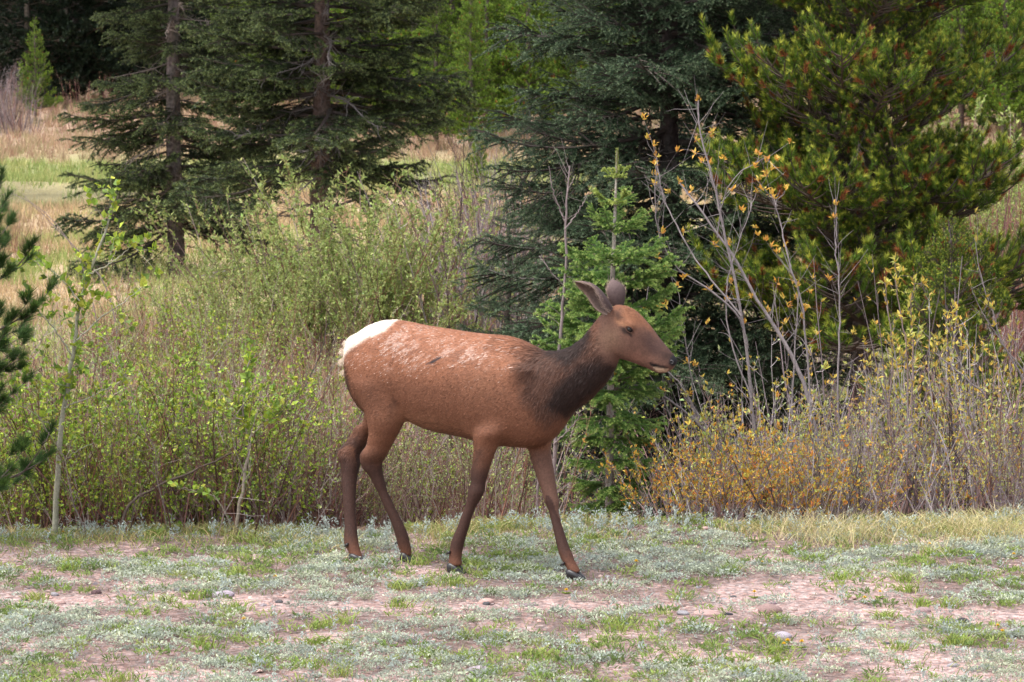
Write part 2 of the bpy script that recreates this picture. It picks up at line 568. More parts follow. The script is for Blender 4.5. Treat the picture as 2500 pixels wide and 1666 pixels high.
def conifer(name, x, y, h, r0, protos, shape, bark, z_first, step, per, elev, label, group=None, seed=0, lean=(0, 0), dead=0, cat="tree", base_z=None, skip=None, scale_z=1.0, dead_col=(0.22, 0.18, 0.16)):
    """tree of boughs: shape(height fraction) gives bough length in metres"""
    r = np.random.default_rng(seed + 100)
    z0 = tz(x, y) - 0.05 if base_z is None else base_z
    root = link(name, None, loc=(x, y, z0))
    tag(root, label, cat, group)
    hs_ = np.linspace(0, 1, 14)
    pts = np.stack([lean[0] * hs_ + 0.04 * np.sin(hs_ * 7 + seed), lean[1] * hs_, hs_ * h], 1)
    link("trunk", trunk_mesh("trunk", pts, r0 * (1 - hs_) ** 0.85 + 0.006, bark, seed=seed), root)
    z = z_first; az = r.random() * 6
    i = 0
    while z < h * 0.985:
        f = z / h
        for k in range(per):
            az += 2.399963 + r.normal(0, 0.25)
            zz = z + r.uniform(-0.5, 0.5) * step
            ff = min(max(zz / h, 0), 0.995)
            Lb = shape(ff) * r.uniform(0.68, 1.15)
            if skip and skip(az, ff, r): continue
            if Lb < 0.05: continue
            e = math.radians(elev(ff) + r.normal(0, 6))
            px, py = np.interp(ff, hs_, pts[:, 0]), np.interp(ff, hs_, pts[:, 1])
            link("branch", protos[r.integers(len(protos))], root, loc=(px, py, ff * h), rot=(r.normal(0, 0.25), -e, az), scale=(Lb, Lb * r.uniform(0.85, 1.15), Lb * scale_z))
        z += step
    # dead bare twigs under the crown
    if dead:
        dm = dead_branch_mesh(seed, dead_col)
        for k in range(dead):
            zz = r.uniform(z_first * 0.3, h * 0.45); ff = zz / h
            az = r.random() * 6.28
            link("dead_branch", dm, root, loc=(np.interp(ff, hs_, pts[:, 0]), np.interp(ff, hs_, pts[:, 1]), zz), rot=(r.normal(0, 1), r.normal(0.1, 0.2), az), scale=shape(max(ff, 0.1)) * r.uniform(0.4, 0.8))
    return root

_dead = {}
def dead_branch_mesh(seed, colr):
    if colr in _dead: return _dead[colr]
    r = np.random.default_rng(77)
    a = Acc()
    t = np.linspace(0, 1, 7)
    main = np.stack([t, 0.05 * np.sin(t * 5), -0.18 * t + 0.05 * t ** 3], 1)[None]
    V, F = tubes(main, (0.014 * (1 - t * 0.85))[None], 4); a.add(V, F, np.asarray(colr))
    p, T, f, li = sample_lines(main, 26, r)
    n = len(p)
    d = unit(T * 0.6 + r.normal(0, 0.6, (n, 3)) + [0, 0, -0.2]); k = np.linspace(0, 1, 4)
    sec = p[:, None] + d[:, None] * (r.uniform(0.1, 0.4, n)[:, None] * (1 - 0.5 * f[:, None]) * k)[:, :, None] + r.normal(0, 0.01, (n, 4, 3))
    V, F = tubes(sec, 0.005 * (1 - 0.7 * k)[None].repeat(n, 0), 3); a.add(V, F, np.asarray(colr))
    _dead[colr] = a.mesh("dead_branch", M_STEM)
    return _dead[colr]

def shrub_meshes(seed, h, spread, nstem, twigs, leaf, leaf_n, stem_cols, leaf_cols, stem_r=0.006, base_r=0.16, leaf_start=0.25, cluster=1, leaf_sd=0.18, bend=0.10, upl=0.5, twl=0.22):
    """many-stemmed shrub: returns (stems mesh, leaves mesh or None)"""
    r = np.random.default_rng(seed)
    A, Lf = Acc(), Acc()
    k = np.linspace(0, 1, 7)
    b = r.normal(0, base_r, (nstem, 3)); b[:, 2] = -0.05
    out = unit(np.stack([b[:, 0] + r.normal(0, base_r, nstem), b[:, 1] + r.normal(0, base_r, nstem), np.zeros(nstem)], 1))
    hh = h * r.uniform(0.45, 1.0, nstem) ** 0.8
    d = np.array([0, 0, 1.0]) + out * (spread * r.uniform(0.1, 1.0, (nstem, 1)))
    P = b[:, None] + d[:, None] * (hh[:, None] * k)[:, :, None]
    P += np.cumsum(r.normal(0, bend * 0.3, (nstem, 7, 3)) * (hh[:, None, None] / 6), 1)
    R = stem_r * r.uniform(0.6, 1.5, (nstem, 1)) * (1 - 0.8 * k)[None]
    V, F = tubes(P, R, 4)
    sc = np.asarray(stem_cols)[r.integers(len(stem_cols), size=nstem)]
    A.add(V, F, np.repeat(sc, 28, 0) * (1 + r.normal(0, 0.12, (len(V), 1))))
    p, T, f, li = sample_lines(P, twigs / h, r)
    kp = f > 0.12
    p, T, f, li = p[kp], T[kp], f[kp], li[kp]
    n = len(p)
    dt = unit(T * 0.75 + r.normal(0, 0.5, (n, 3)) + out[li] * 0.2 + [0, 0, 0.25])
    lt = h * twl * r.uniform(0.25, 1.0, n) * (1.05 - 0.5 * f)
    k4 = np.linspace(0, 1, 4)
    tw = p[:, None] + dt[:, None] * (lt[:, None] * k4)[:, :, None] + np.cumsum(r.normal(0, 0.008, (n, 4, 3)), 1)
    V, F = tubes(tw, stem_r * 0.36 * (1 - 0.7 * k4)[None].repeat(n, 0), 3)
    A.add(V, F, np.repeat(sc[li], 12, 0) * (1 + r.normal(0, 0.15, (len(V), 1))))
    stems = A.mesh("stems", M_STEM)
    if not leaf_n:
        return stems, None
    lines = tw[f > leaf_start]
    seglen = np.linalg.norm(np.diff(lines, axis=1), axis=2).sum()
    q, T, f2, li2 = sample_lines(lines, leaf_n / max(seglen, 0.1) / cluster, r)
    if cluster > 1:
        q = np.repeat(q, cluster, 0) + 0; T = np.repeat(T, cluster, 0)
    n = len(q)
    D = unit(T * 0.5 + r.normal(0, 0.75, (n, 3)) + [0, 0, upl])
    X, Y, Z = frames(D, roll=r.normal(0, 0.8, n))
    Ll, Lw = leaf
    s = r.uniform(0.55, 1.2, n)
    V, F = stamp(*LEAF, q, X, Y, Z, np.stack([Ll * s, Lw * s, Ll * s], 1))
    lc = np.asarray(leaf_cols)[r.integers(len(leaf_cols), size=n)]
    C = np.clip(lc * (1 + r.normal(0, leaf_sd, (n, 1))) * (1 + r.normal(0, 0.05, (n, 3))), 0.01, 0.85)
    Lf.add(V, F, np.repeat(C, 4, 0))
    return stems, Lf.mesh("leaves", M_LEAF)

def shrub_at(name, protos, x, y, scale, r, label, group=None, cat="shrub", z=None):
    st, lv = protos[r.integers(len(protos))]
    root = link(name, None, loc=(x, y, (tz(x, y) if z is None else z)), rot=(r.normal(0, 0.05), r.normal(0, 0.05), r.random() * 6.28), scale=(scale * r.uniform(0.9, 1.1), scale * r.uniform(0.9, 1.1), scale))
    tag(root, label, cat, group)
    tag(link("stems", st, root), kind="stuff")
    if lv is not None: tag(link("leaves", lv, root), kind="stuff")
    return root

def ux(u, y):
    return (u - 1250.0) / FPX * (y * CP + (CAM_H + 0.8) * SP)
# ------------------------------------------------------------------ conifers
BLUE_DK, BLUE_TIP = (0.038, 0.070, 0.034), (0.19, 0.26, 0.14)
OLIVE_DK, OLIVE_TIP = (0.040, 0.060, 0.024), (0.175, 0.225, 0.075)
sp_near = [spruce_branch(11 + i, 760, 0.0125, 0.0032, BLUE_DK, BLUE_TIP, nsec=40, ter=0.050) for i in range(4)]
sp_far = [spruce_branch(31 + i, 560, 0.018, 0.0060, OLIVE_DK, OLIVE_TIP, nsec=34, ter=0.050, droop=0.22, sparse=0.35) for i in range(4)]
fir_b = [spruce_branch(51 + i, 1250, 0.032, 0.0065, (0.15, 0.275, 0.060), (0.44, 0.55, 0.16), nsec=20, ter=0.12, droop=0.0, wood=(0.16, 0.12, 0.09)) for i in range(3)]
fir_tip = [spruce_branch(61 + i, 620, 0.105, 0.017, (0.28, 0.36, 0.08), (0.58, 0.64, 0.19), nsec=7, ter=0.4, droop=-0.1, wood=(0.16, 0.12, 0.09)) for i in range(2)]
pine_b = [pine_branch(71 + i, 95, 85, 0.046, 0.0044, (0.105, 0.185, 0.022), (0.52, 0.52, 0.07), dead=0.06, inner=0.45) for i in range(4)]
pine_near = [pine_branch(81 + i, 22, 170, 0.085, 0.0030, (0.038, 0.085, 0.018), (0.12, 0.20, 0.04), dead=0.0) for i in range(2)]
pine_far = [pine_branch(91 + i, 48, 13, 0.085, 0.024, (0.12, 0.21, 0.026), (0.35, 0.45, 0.06), dead=0.02, simple=True) for i in range(3)]
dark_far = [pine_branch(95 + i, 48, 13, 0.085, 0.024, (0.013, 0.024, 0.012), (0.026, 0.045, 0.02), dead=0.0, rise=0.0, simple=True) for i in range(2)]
GREY_BARK, BROWN_BARK, RED_BARK = (0.15, 0.125, 0.115), (0.12, 0.085, 0.07), (0.135, 0.095, 0.08)

def pskip(az, f, r):
    # the sides that face the clearing have shed many low boughs
    return f < 0.5 and math.sin(az) < -0.55 and r.random() < 0.45
# two old spruces at the meadow's edge
y = 66.0
conifer("spruce_tree", ux(430, y), y, 13.5, 0.19, sp_far, lambda f: 2.5 * (1 - f) ** 0.75 + 0.1, GREY_BARK, 1.2, 0.36, 6,
        lambda f: -6 + 25 * f, "old spruce with a long bare grey trunk beside the pond meadow", "old spruces at the meadow edge", seed=3, dead=26, skip=pskip)
y = 60.0
conifer("spruce_tree", ux(785, y), y, 14.5, 0.21, sp_far, lambda f: 3.1 * (1 - f) ** 0.75 + 0.1, RED_BARK, 2.5, 0.32, 7,
        lambda f: -2 + 22 * f, "broad old spruce with drooping boughs rising behind the round willow bush", "old spruces at the meadow edge", seed=5, dead=40, skip=pskip, dead_col=(0.17, 0.15, 0.145))
# big dark spruce behind the sapling
y = 29.0
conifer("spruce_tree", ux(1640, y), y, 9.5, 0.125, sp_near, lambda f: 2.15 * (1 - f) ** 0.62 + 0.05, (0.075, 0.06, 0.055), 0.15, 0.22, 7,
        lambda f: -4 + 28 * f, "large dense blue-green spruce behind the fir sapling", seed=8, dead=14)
# bushy low spruce beside it
y = 31.5
conifer("spruce_tree", ux(1235, y), y, 3.05, 0.05, sp_near, lambda f: 0.85 * (1 - f) ** 0.8 + 0.05, (0.09, 0.07, 0.06), 0.1, 0.20, 6,
        lambda f: 5 + 25 * f, "small dark spruce crowded against the foot of the big blue-green spruce", seed=9)
# lodgepole pines on the right
y = 27.5
conifer("pine_tree", ux(2085, y), y, 8.6, 0.105, pine_b, lambda f: 1.72 * (1 - f) ** 0.40 * (0.75 + 0.25 * math.sin(f * 60)), (0.14, 0.11, 0.10), 1.75, 0.21, 11,
        lambda f: 2 + 30 * f, "large yellow-green pine with reddish cones and dead tufts", seed=12, lean=(0.15, 0.1), dead=24)
y = 25.5
conifer("pine_tree", ux(2375, y), y, 3.0, 0.06, pine_b, lambda f: 1.0 * (1 - f) ** 0.55, (0.10, 0.08, 0.075), 0.9, 0.22, 7,
        lambda f: 10 + 30 * f, "low leaning pine with dark crooked stem beside the large yellow-green pine", seed=14, lean=(-0.25, 0.1), dead=6)
y = 24.0
conifer("pine_tree", ux(2560, y), y, 2.4, 0.05, pine_b, lambda f: 0.8 * (1 - f) ** 0.55, (0.10, 0.08, 0.075), 0.5, 0.26, 5,
        lambda f: 10 + 30 * f, "young pine among the gold-leaved shrubs, right of the leaning pine", seed=15)
# pine bough reaching in at the left
y = 16.9
rt = link("pine_tree", None, loc=(ux(-260, y), y, 0.0)); tag(rt, "dark green long-needled young pine beside the aspen sapling", "tree")
link("trunk", trunk_mesh("trunk", [(0, 0, -0.05), (0.02, 0, 0.6), (0.0, 0.02, 1.3), (0.03, 0, 2.0), (0.0, 0, 2.7)], [0.05, 0.045, 0.036, 0.025, 0.01], (0.13, 0.09, 0.07), seed=2), rt)
rr = np.random.default_rng(5)
for z, az, L, e in ((1.55, 0.1, 0.72, 22), (1.36, -0.35, 0.80, 24), (1.25, 0.35, 0.80, 16), (1.05, 0.0, 0.86, 12), (0.98, -0.5, 0.78, 8), (0.80, 0.25, 0.74, 10), (0.72, -0.2, 0.70, 4),
                    (0.30, 0.1, 0.83, 4), (0.18, -0.3, 0.78, 12), (1.75, 2.0, 0.7, 25), (1.4, 3.0, 0.8, 20), (1.1, 4.0, 0.8, 15), (0.7, 2.6, 0.8, 10), (2.0, 1.0, 0.55, 30), (2.2, 5.0, 0.45, 35), (2.3, 0.0, 0.4, 35), (0.4, 3.6, 0.8, 5)):
    link("branch", pine_near[rr.integers(2)], rt, loc=(0.01, 0, z), rot=(rr.normal(0, 0.3), -math.radians(e), az), scale=L)

# bright fir sapling in front of the big spruce
def fir_sapling():
    y = 18.9
    r = np.random.default_rng(17)
    x0 = ux(1486, y); zb = tz(x0, y) - 0.03
    ztop = at_y(1503, 366, y)[2]
    h = ztop - zb
    root = link("fir_sapling", None, loc=(x0, y, zb))
    tag(root, "bright green young fir with a pale leader shoot, standing behind the elk's head", "tree")
    dx = (1503 - 1486) / FPX * y
    pts = [(0, 0, 0), (0.005, 0, h * 0.3), (0.012, 0, h * 0.6), (dx * 0.8, 0, h * 0.85), (dx, 0, h)]
    link("trunk", trunk_mesh("trunk", pts, [0.027, 0.024, 0.018, 0.009, 0.004], (0.36, 0.31, 0.27), seed=4, sides=10), root)
    # leader: pale upright shoot with short needles
    a = Acc()
    ln = np.array([[dx * 0.96, 0, h * 0.935], [dx, 0, h * 0.97], [dx, 0, h + 0.0]])[None]
    q, T, f, _ = sample_lines(ln, 4200, r)
    needles(a, q, T, r, 0.020, 0.0035, (0.30, 0.33, 0.10), spread=0.6, up=0.3)
    link("leader_shoot", a.mesh("leader_shoot", M_NEEDLE), root)
    prof_v = [395, 440, 500, 560, 620, 690, 760, 830, 900, 980, 1060, 1140, 1210, 1260]
    prof_w = [14, 44, 66, 96, 118, 150, 172, 168, 150, 128, 118, 112, 100, 70]
    v = 425.0
    az = 0.0
    while v < 1262:
        z = at_y(1490, v, y)[2] - zb
        W = np.interp(v, prof_v, prof_w) / FPX * y
        low = smooth(880, 960, v)
        for k in range(7 if v > 500 else 5):
            az += 2.399963 * 0.5 + r.normal(0, 0.2) + 1.05
            L = W * r.uniform(0.88, 1.2)
            L = L / math.cos(math.radians(25 * (1 - low)))
            e = math.radians((34 if v < 560 else 20) * (1 - low) - 8 * low + r.normal(0, 5))
            link("branch", fir_b[r.integers(3)] if L > 0.17 else fir_tip[k % 2], root, loc=(dx * z / h, 0, z - L * 0.30 * (1 - low)), rot=(r.normal(0, 0.2), -e, az), scale=(L, L * 1.05, L))
        v += (58 - 2 * (v - 400) / 800) * r.uniform(0.8, 1.15)
fir_sapling()

# ---- forest behind the meadow: each tree its own crown and trunk
def far_tree_meshes(seed, protos, h, shape, step, per, elev):
    """a whole crown joined into one mesh for trees too far off to show single boughs"""
    r = np.random.default_rng(seed)
    Vs, Cs, T3, T4, n = [], [], [], [], 0
    data = []
    for me in protos:
        nv = len(me.vertices); v = np.zeros(nv * 3, np.float32); me.vertices.foreach_get("co", v)
        c = np.zeros(nv * 4, np.float32); me.color_attributes["Col"].data.foreach_get("color", c)
        ls = np.zeros(len(me.polygons), np.int32); me.polygons.foreach_get("loop_total", ls)
        li = np.zeros(len(me.loops), np.int32); me.loops.foreach_get("vertex_index", li)
        nq = int((ls == 4).sum())
        data.append((v.reshape(-1, 3), c.reshape(-1, 4)[:, :3], li[:nq * 4].reshape(-1, 4), li[nq * 4:].reshape(-1, 3)))
    z, az = h * 0.08, 0.0
    while z < h * 0.98:
        for k in range(per):
            az += 2.399963 + r.normal(0, 0.3)
            zz = z + r.uniform(-0.5, 0.5) * step
            L = shape(zz / h) * r.uniform(0.65, 1.2)
            e = math.radians(elev(zz / h) + r.normal(0, 8))
            M = (Matrix.Rotation(az, 3, 'Z') @ Matrix.Rotation(-e, 3, 'Y') @ Matrix.Rotation(r.normal(0, .3), 3, 'X'))
            v, c, q, t = data[r.integers(len(data))]
            Vs.append(v @ (np.array(M).T * L) + np.array([0, 0, zz])); Cs.append(c * r.uniform(0.75, 1.25))
            T3.append(t + n); T4.append(q + n); n += len(v)
        z += step
    return mesh_from("far_crown", np.concatenate(Vs), [np.concatenate(T4), np.concatenate(T3)], np.concatenate(Cs), [M_NEEDLE])

def far_forest():
    r = np.random.default_rng(23)
    tm = trunk_mesh("far_trunk", [(0, 0, -0.3), (0.05, 0, 5), (0, 0, 11), (0, 0, 16)], [0.17, 0.14, 0.09, 0.02], (0.15, 0.115, 0.10), sides=7, seed=8)
    pinec = [far_tree_meshes(200 + i, pine_far, 13.0 + i, lambda f: 1.9 * (1 - f) ** 0.7 + 0.15, 0.42, 6, lambda f: -2 + 30 * f) for i in range(2)]
    youngc = far_tree_meshes(210, pine_far, 6.2, lambda f: 1.35 * (1 - f) ** 0.8 + 0.1, 0.36, 5, lambda f: 15 + 20 * f)
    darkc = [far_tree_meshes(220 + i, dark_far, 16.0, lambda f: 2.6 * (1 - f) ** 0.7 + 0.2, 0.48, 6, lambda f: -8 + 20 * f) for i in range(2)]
    def put(name, crown, u, y, s, label, group=None, young=False):
        x = ux(u, y)
        o = link(name, None, loc=(x, y, tz(x, y)), rot=(0, 0, r.random() * 6.28), scale=(s, s, s * r.uniform(0.9, 1.1)))
        tag(o, label, "tree", group)
        link("trunk", tm, o, scale=(0.45, 0.45, 0.38) if young else None); link("crown", crown, o)
    LB = "slender bright green pine standing at the forest edge behind the tan meadow"
    for u, y, s in ((955, 172, 0.9), (1010, 168, 0.95), (1065, 160, 0.8), (1105, 170, 1.05), (1150, 158, 0.75), (1190, 166, 0.95), (1240, 172, 1.0), (1290, 165, 0.9), (1345, 172, 1.0), (890, 178, 1.0), (840, 172, 0.9), (780, 180, 1.0), (1410, 168, 1.0),
                    (1480, 172, 0.95), (640, 178, 0.9), (560, 182, 0.9)):
        put("pine_tree", pinec[r.integers(2)], u, y, s, LB, "bright pines at the forest edge")
    for u, y, s in ((2345, 166, 1.0), (2400, 172, 1.1), (2450, 164, 1.0), (2500, 170, 1.1), (2290, 172, 1.05), (2560, 166, 1.0), (2630, 170, 1.0)):
        put("pine_tree", pinec[r.integers(2)], u, y, s, "green pine in the cluster behind the pale willow bushes", "pines behind the pale willows")
    put("pine_tree", youngc, 88, 176, 0.98, "single young light green pine in front of the dark forest beside the bare grey bushes", young=True)
    put("pine_tree", youngc, 1165, 118, 0.42, "tiny light green pine by the bare grey thicket", young=True)
    LD = "dark conifer in the shaded forest behind the meadow"
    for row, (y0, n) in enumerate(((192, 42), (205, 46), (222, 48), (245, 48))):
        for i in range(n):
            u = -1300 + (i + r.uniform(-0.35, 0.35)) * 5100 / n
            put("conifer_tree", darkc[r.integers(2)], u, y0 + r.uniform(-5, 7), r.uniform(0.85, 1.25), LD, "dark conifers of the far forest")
far_forest()
# ------------------------------------------------------------------ shrubs
RED_ST = [(0.23, 0.10, 0.075), (0.28, 0.19, 0.16), (0.10, 0.058, 0.048), (0.38, 0.30, 0.27), (0.18, 0.115, 0.11), (0.28, 0.145, 0.105)]
BROWN_ST = [(0.21, 0.092, 0.072), (0.15, 0.078, 0.066), (0.27, 0.18, 0.16), (0.085, 0.048, 0.043), (0.31, 0.25, 0.235)]
GREY_ST = [(0.28, 0.235, 0.24), (0.18, 0.14, 0.145), (0.38, 0.33, 0.33), (0.075, 0.055, 0.055), (0.27, 0.16, 0.145)]
LIME = [(0.31, 0.42, 0.045), (0.40, 0.49, 0.06), (0.21, 0.32, 0.05), (0.45, 0.47, 0.07), (0.28, 0.41, 0.06), (0.16, 0.25, 0.05)]
SAGEY = [(0.29, 0.35, 0.13), (0.36, 0.42, 0.15), (0.25, 0.33, 0.12), (0.40, 0.42, 0.15)]
GOLD = [(0.60, 0.36, 0.045), (0.58, 0.26, 0.04), (0.48, 0.40, 0.07), (0.64, 0.46, 0.08), (0.42, 0.43, 0.11), (0.55, 0.20, 0.06)]
lime_p = [shrub_meshes(300 + i, 1.25, 0.60, 24, 20, (0.033, 0.026), 1750, RED_ST, LIME, stem_r=0.0055, base_r=0.20, leaf_start=0.02, bend=0.35, cluster=3) for i in range(5)]
sage_p = [shrub_meshes(310 + i, 1.35, 0.52, 30, 22, (0.030, 0.016), 1100, RED_ST, SAGEY, stem_r=0.0050, base_r=0.22, leaf_start=0.1) for i in range(3)]
stem_p = [shrub_meshes(320 + i, 1.25, 0.85, 28, 24, (0.028, 0.018), 420, BROWN_ST, LIME[:3] + SAGEY, stem_r=0.0050, base_r=0.26, bend=0.9, twl=0.30) for i in range(3)]
round_p = [shrub_meshes(330 + i, 2.5, 0.80, 70, 24, (0.062, 0.030), 13000, RED_ST, [(0.24, 0.31, 0.09), (0.31, 0.38, 0.11), (0.36, 0.39, 0.14)], stem_r=0.009, base_r=0.40, leaf_start=0.2, twl=0.18) for i in range(2)]
greyst_p = [shrub_meshes(325 + i, 1.25, 0.75, 26, 16, (0.034, 0.016), 260, GREY_ST, [(0.36, 0.42, 0.17), (0.42, 0.42, 0.12), (0.52, 0.36, 0.10)], stem_r=0.0055, base_r=0.24, bend=0.5) for i in range(3)]
gold_p = [shrub_meshes(340 + i, 0.95, 0.75, 20, 14, (0.042, 0.017), 620, GREY_ST, GOLD, stem_r=0.0052, base_r=0.20, leaf_start=0.2, cluster=3, upl=0.9, bend=0.4) for i in range(4)]
pale_p = [shrub_meshes(345 + i, 1.05, 0.75, 20, 14, (0.038, 0.015), 480, GREY_ST, [(0.54, 0.47, 0.09), (0.44, 0.48, 0.14), (0.60, 0.44, 0.08), (0.38, 0.44, 0.15)], stem_r=0.0052, base_r=0.22, leaf_start=0.2, cluster=3, upl=0.9, bend=0.4) for i in range(3)]
tall_p = [shrub_meshes(350 + i, 1.7, 0.40, 18, 12, (0.040, 0.016), 380, GREY_ST, [(0.56, 0.46, 0.08), (0.46, 0.46, 0.12), (0.60, 0.38, 0.07)], stem_r=0.0075, base_r=0.22, leaf_start=0.35, cluster=3, upl=0.9, twl=0.16) for i in range(3)]
bare_p = [shrub_meshes(360 + i, 2.0, 0.62, 60, 20, None, 0, GREY_ST, None, stem_r=0.008, base_r=0.28, twl=0.2) for i in range(2)]
redb_p = [shrub_meshes(370 + i, 1.5, 0.5, 50, 14, (0.03, 0.012), 120, [(0.22, 0.085, 0.075), (0.25, 0.13, 0.10), (0.17, 0.09, 0.085)], SAGEY, stem_r=0.006, base_r=0.25) for i in range(2)]

def thickets():
    r = np.random.default_rng(29)
    L1 = "leafy lime-green shrub with reddish stems"
    L2 = "grey-green small-leaved shrub with brown stems"
    L3 = "nearly leafless brown-stemmed shrub"
    def fill(u0, u1, y0, y1, n, picks, smin, smax, where=''):
        for i in range(n):
            y = y0 + (y1 - y0) * (i + r.random()) / n
            u = r.uniform(u0, u1)
            p, nm, lb, gr, s = picks[r.choice(len(picks), p=[q[4] for q in picks])]
            x = ux(u, y)
            if y < edge_y(x) + 0.12: y = float(edge_y(x)) + r.uniform(0.12, 0.35)
            shrub_at(nm, p, x, y, r.uniform(smin, smax), r, lb + where, gr + where)
    A = (lime_p, "leafy_shrub", L1, "lime-green shrubs of the thicket")
    B = (sage_p, "willow_shrub", L2, "grey-green shrubs of the thicket")
    Cc = (stem_p, "brown_shrub", L3, "brown-stemmed shrubs of the thicket")
    FE, FL, MB, MR, DP, DB, BK = (" at the thicket's front edge by the aspen saplings", " at the thicket's front edge behind the elk's legs", " in the thicket just by the aspen saplings",
        " in the thicket just behind the elk's belly", " deep in the thicket beyond the aspen saplings", " deep in the thicket beyond the elk's back", " in the back of the thicket below the old spruces")
    fill(-90, 660, 17.6, 19.2, 26, [A + (0.68,), B + (0.07,), Cc + (0.25,)], 0.45, 1.0, FE)
    fill(640, 1265, 17.9, 19.6, 22, [A + (0.13,), B + (0.12,), Cc + (0.75,)], 0.42, 0.85, FL)
    fill(-90, 640, 19.2, 22.5, 22, [A + (0.68,), B + (0.12,), Cc + (0.2,)], 0.6, 1.15, MB)
    fill(600, 1270, 19.6, 23.5, 20, [A + (0.15,), B + (0.20,), Cc + (0.65,)], 0.6, 1.05, MR)
    fill(-90, 420, 22.5, 29, 16, [A + (0.45,), B + (0.25,), Cc + (0.3,)], 0.75, 1.3, DP)
    fill(400, 1180, 22.5, 29, 22, [A + (0.1,), B + (0.25,), Cc + (0.65,)], 0.75, 1.2, DB)
    fill(-90, 1120, 29, 38, 22, [A + (0.3,), B + (0.35,), Cc + (0.35,)], 0.8, 1.25, BK)
    fill(-520, -100, 18.2, 24, 12, [A + (0.5,), B + (0.2,), Cc + (0.3,)], 0.7, 1.3, " beyond the long-needled young pine")
    fill(100, 650, 38, 46, 9, [A + (0.4,), B + (0.5,), Cc + (0.1,)], 0.9, 1.35, " on the meadow edge beside the rounded willow bushes")
    # round willow bushes below the spruces
    for u, y, s in ((790, 44, 1.08), (885, 45, 1.22), (985, 43, 0.95)):
        shrub_at("willow_bush", round_p, ux(u, y), y, s, r, "large rounded willow bush with hazy green leaves under the broad old spruce", "rounded willow bushes")
    shrub_at("willow_bush", round_p, ux(600, 42), 42, 0.72, r, "lower yellow-green willow bush beside the old grey-trunked spruce")
    # far left: bare bushes at the forest edge and red-twigged one
    for u, y, s in ((12, 172, 1.9), (45, 168, 1.6), (-30, 170, 2.0)):
        shrub_at("bare_bush", bare_p, ux(u, y), y, s, r, "bare grey bush at the dark forest edge beside the single young pine", "bare bushes at the forest edge")
    shrub_at("red_bush", redb_p, ux(215, 168), 168, 2.4, r, "reddish bare bush at the forest edge, right of the single young pine")
    for u, y, s in ((60, 70, 0.9), (20, 74, 0.8)):
        shrub_at("bare_bush", redb_p, ux(u, y), y, s, r, "small brown bare bush on the golden grass below the pond", "brown bushes below the pond")
    # bare thicket in the gap between the trees
    for u, y, s in ((1165, 62, 1.5), (1215, 55, 1.35), (1250, 64, 1.6), (1180, 46, 1.6), (1225, 44, 1.5), (1140, 50, 1.3)):
        shrub_at("bare_bush", bare_p, ux(u, y), y, s, r, "tall bare grey thicket bush on the golden grass left of the blue-green spruce", "grey bushes in the gap")
    shrub_at("willow_bush", sage_p, ux(1190, 58), 58, 1.9, r, "pale green willow among the bare grey bushes")
    # right edge behind the pine
    for u, y, s in ((2330, 50, 1.35), (2400, 56, 1.65), (2260, 52, 1.2), (2460, 54, 1.5)):
        shrub_at("willow_bush", round_p, ux(u, y), y, s, r, "pale yellow-green willow bush behind the large yellow-green pine", "pale willows behind the pine")
    for u, y, s in ((2480, 46, 2.2), (2530, 42, 1.9), (2430, 44, 1.7), (2500, 38, 1.5)):
        shrub_at("red_bush", redb_p, ux(u, y), y, s, r, "pinkish bare-twigged bush next to the pale willows behind the pine", "pinkish bushes behind the pine")
    for u, y, s in ((2440, 34, 0.95), (2500, 32, 0.9), (1950, 38, 1.0), (1760, 40, 1.0)):
        shrub_at("bare_bush", bare_p, ux(u, y), y, s, r, "bare grey bush growing behind the gold-leaved thicket", "grey bushes behind the gold thicket")
    # right thicket
    G1 = (gold_p, "gold_leaved_shrub", "low shrub with orange-gold leaves", "low gold-leaved shrubs")
    G4 = (pale_p, "pale_leaved_shrub", "low grey-stemmed shrub with yellow-green leaves", "low yellow-green shrubs")
    G2 = (tall_p, "tall_willow_shrub", "tall grey willow shrub with sparse yellow leaves", "tall sparse willows under the pine")
    G3 = (greyst_p, "grey_shrub", "grey-stemmed shrub with a few pale leaves", "grey-stemmed shrubs under the pine")
    fill(1650, 1960, 18.0, 18.7, 9, [G1 + (1.0,)], 0.45, 0.75, " in front of the half-bare willow")
    fill(1660, 2560, 18.2, 19.2, 24, [G1 + (0.18,), G4 + (0.40,), G3 + (0.42,)], 0.38, 0.85, " along the dry grass edge under the large pine")
    fill(1690, 2560, 19.2, 20.8, 22, [G4 + (0.35,), G2 + (0.25,), G3 + (0.40,)], 0.45, 1.15, " mid-thicket under the large pine")
    fill(1800, 2580, 20.5, 24.0, 26, [G4 + (0.1,), G2 + (0.35,), G3 + (0.55,)], 0.7, 1.35, " at the thicket's back against the large pine")
thickets()

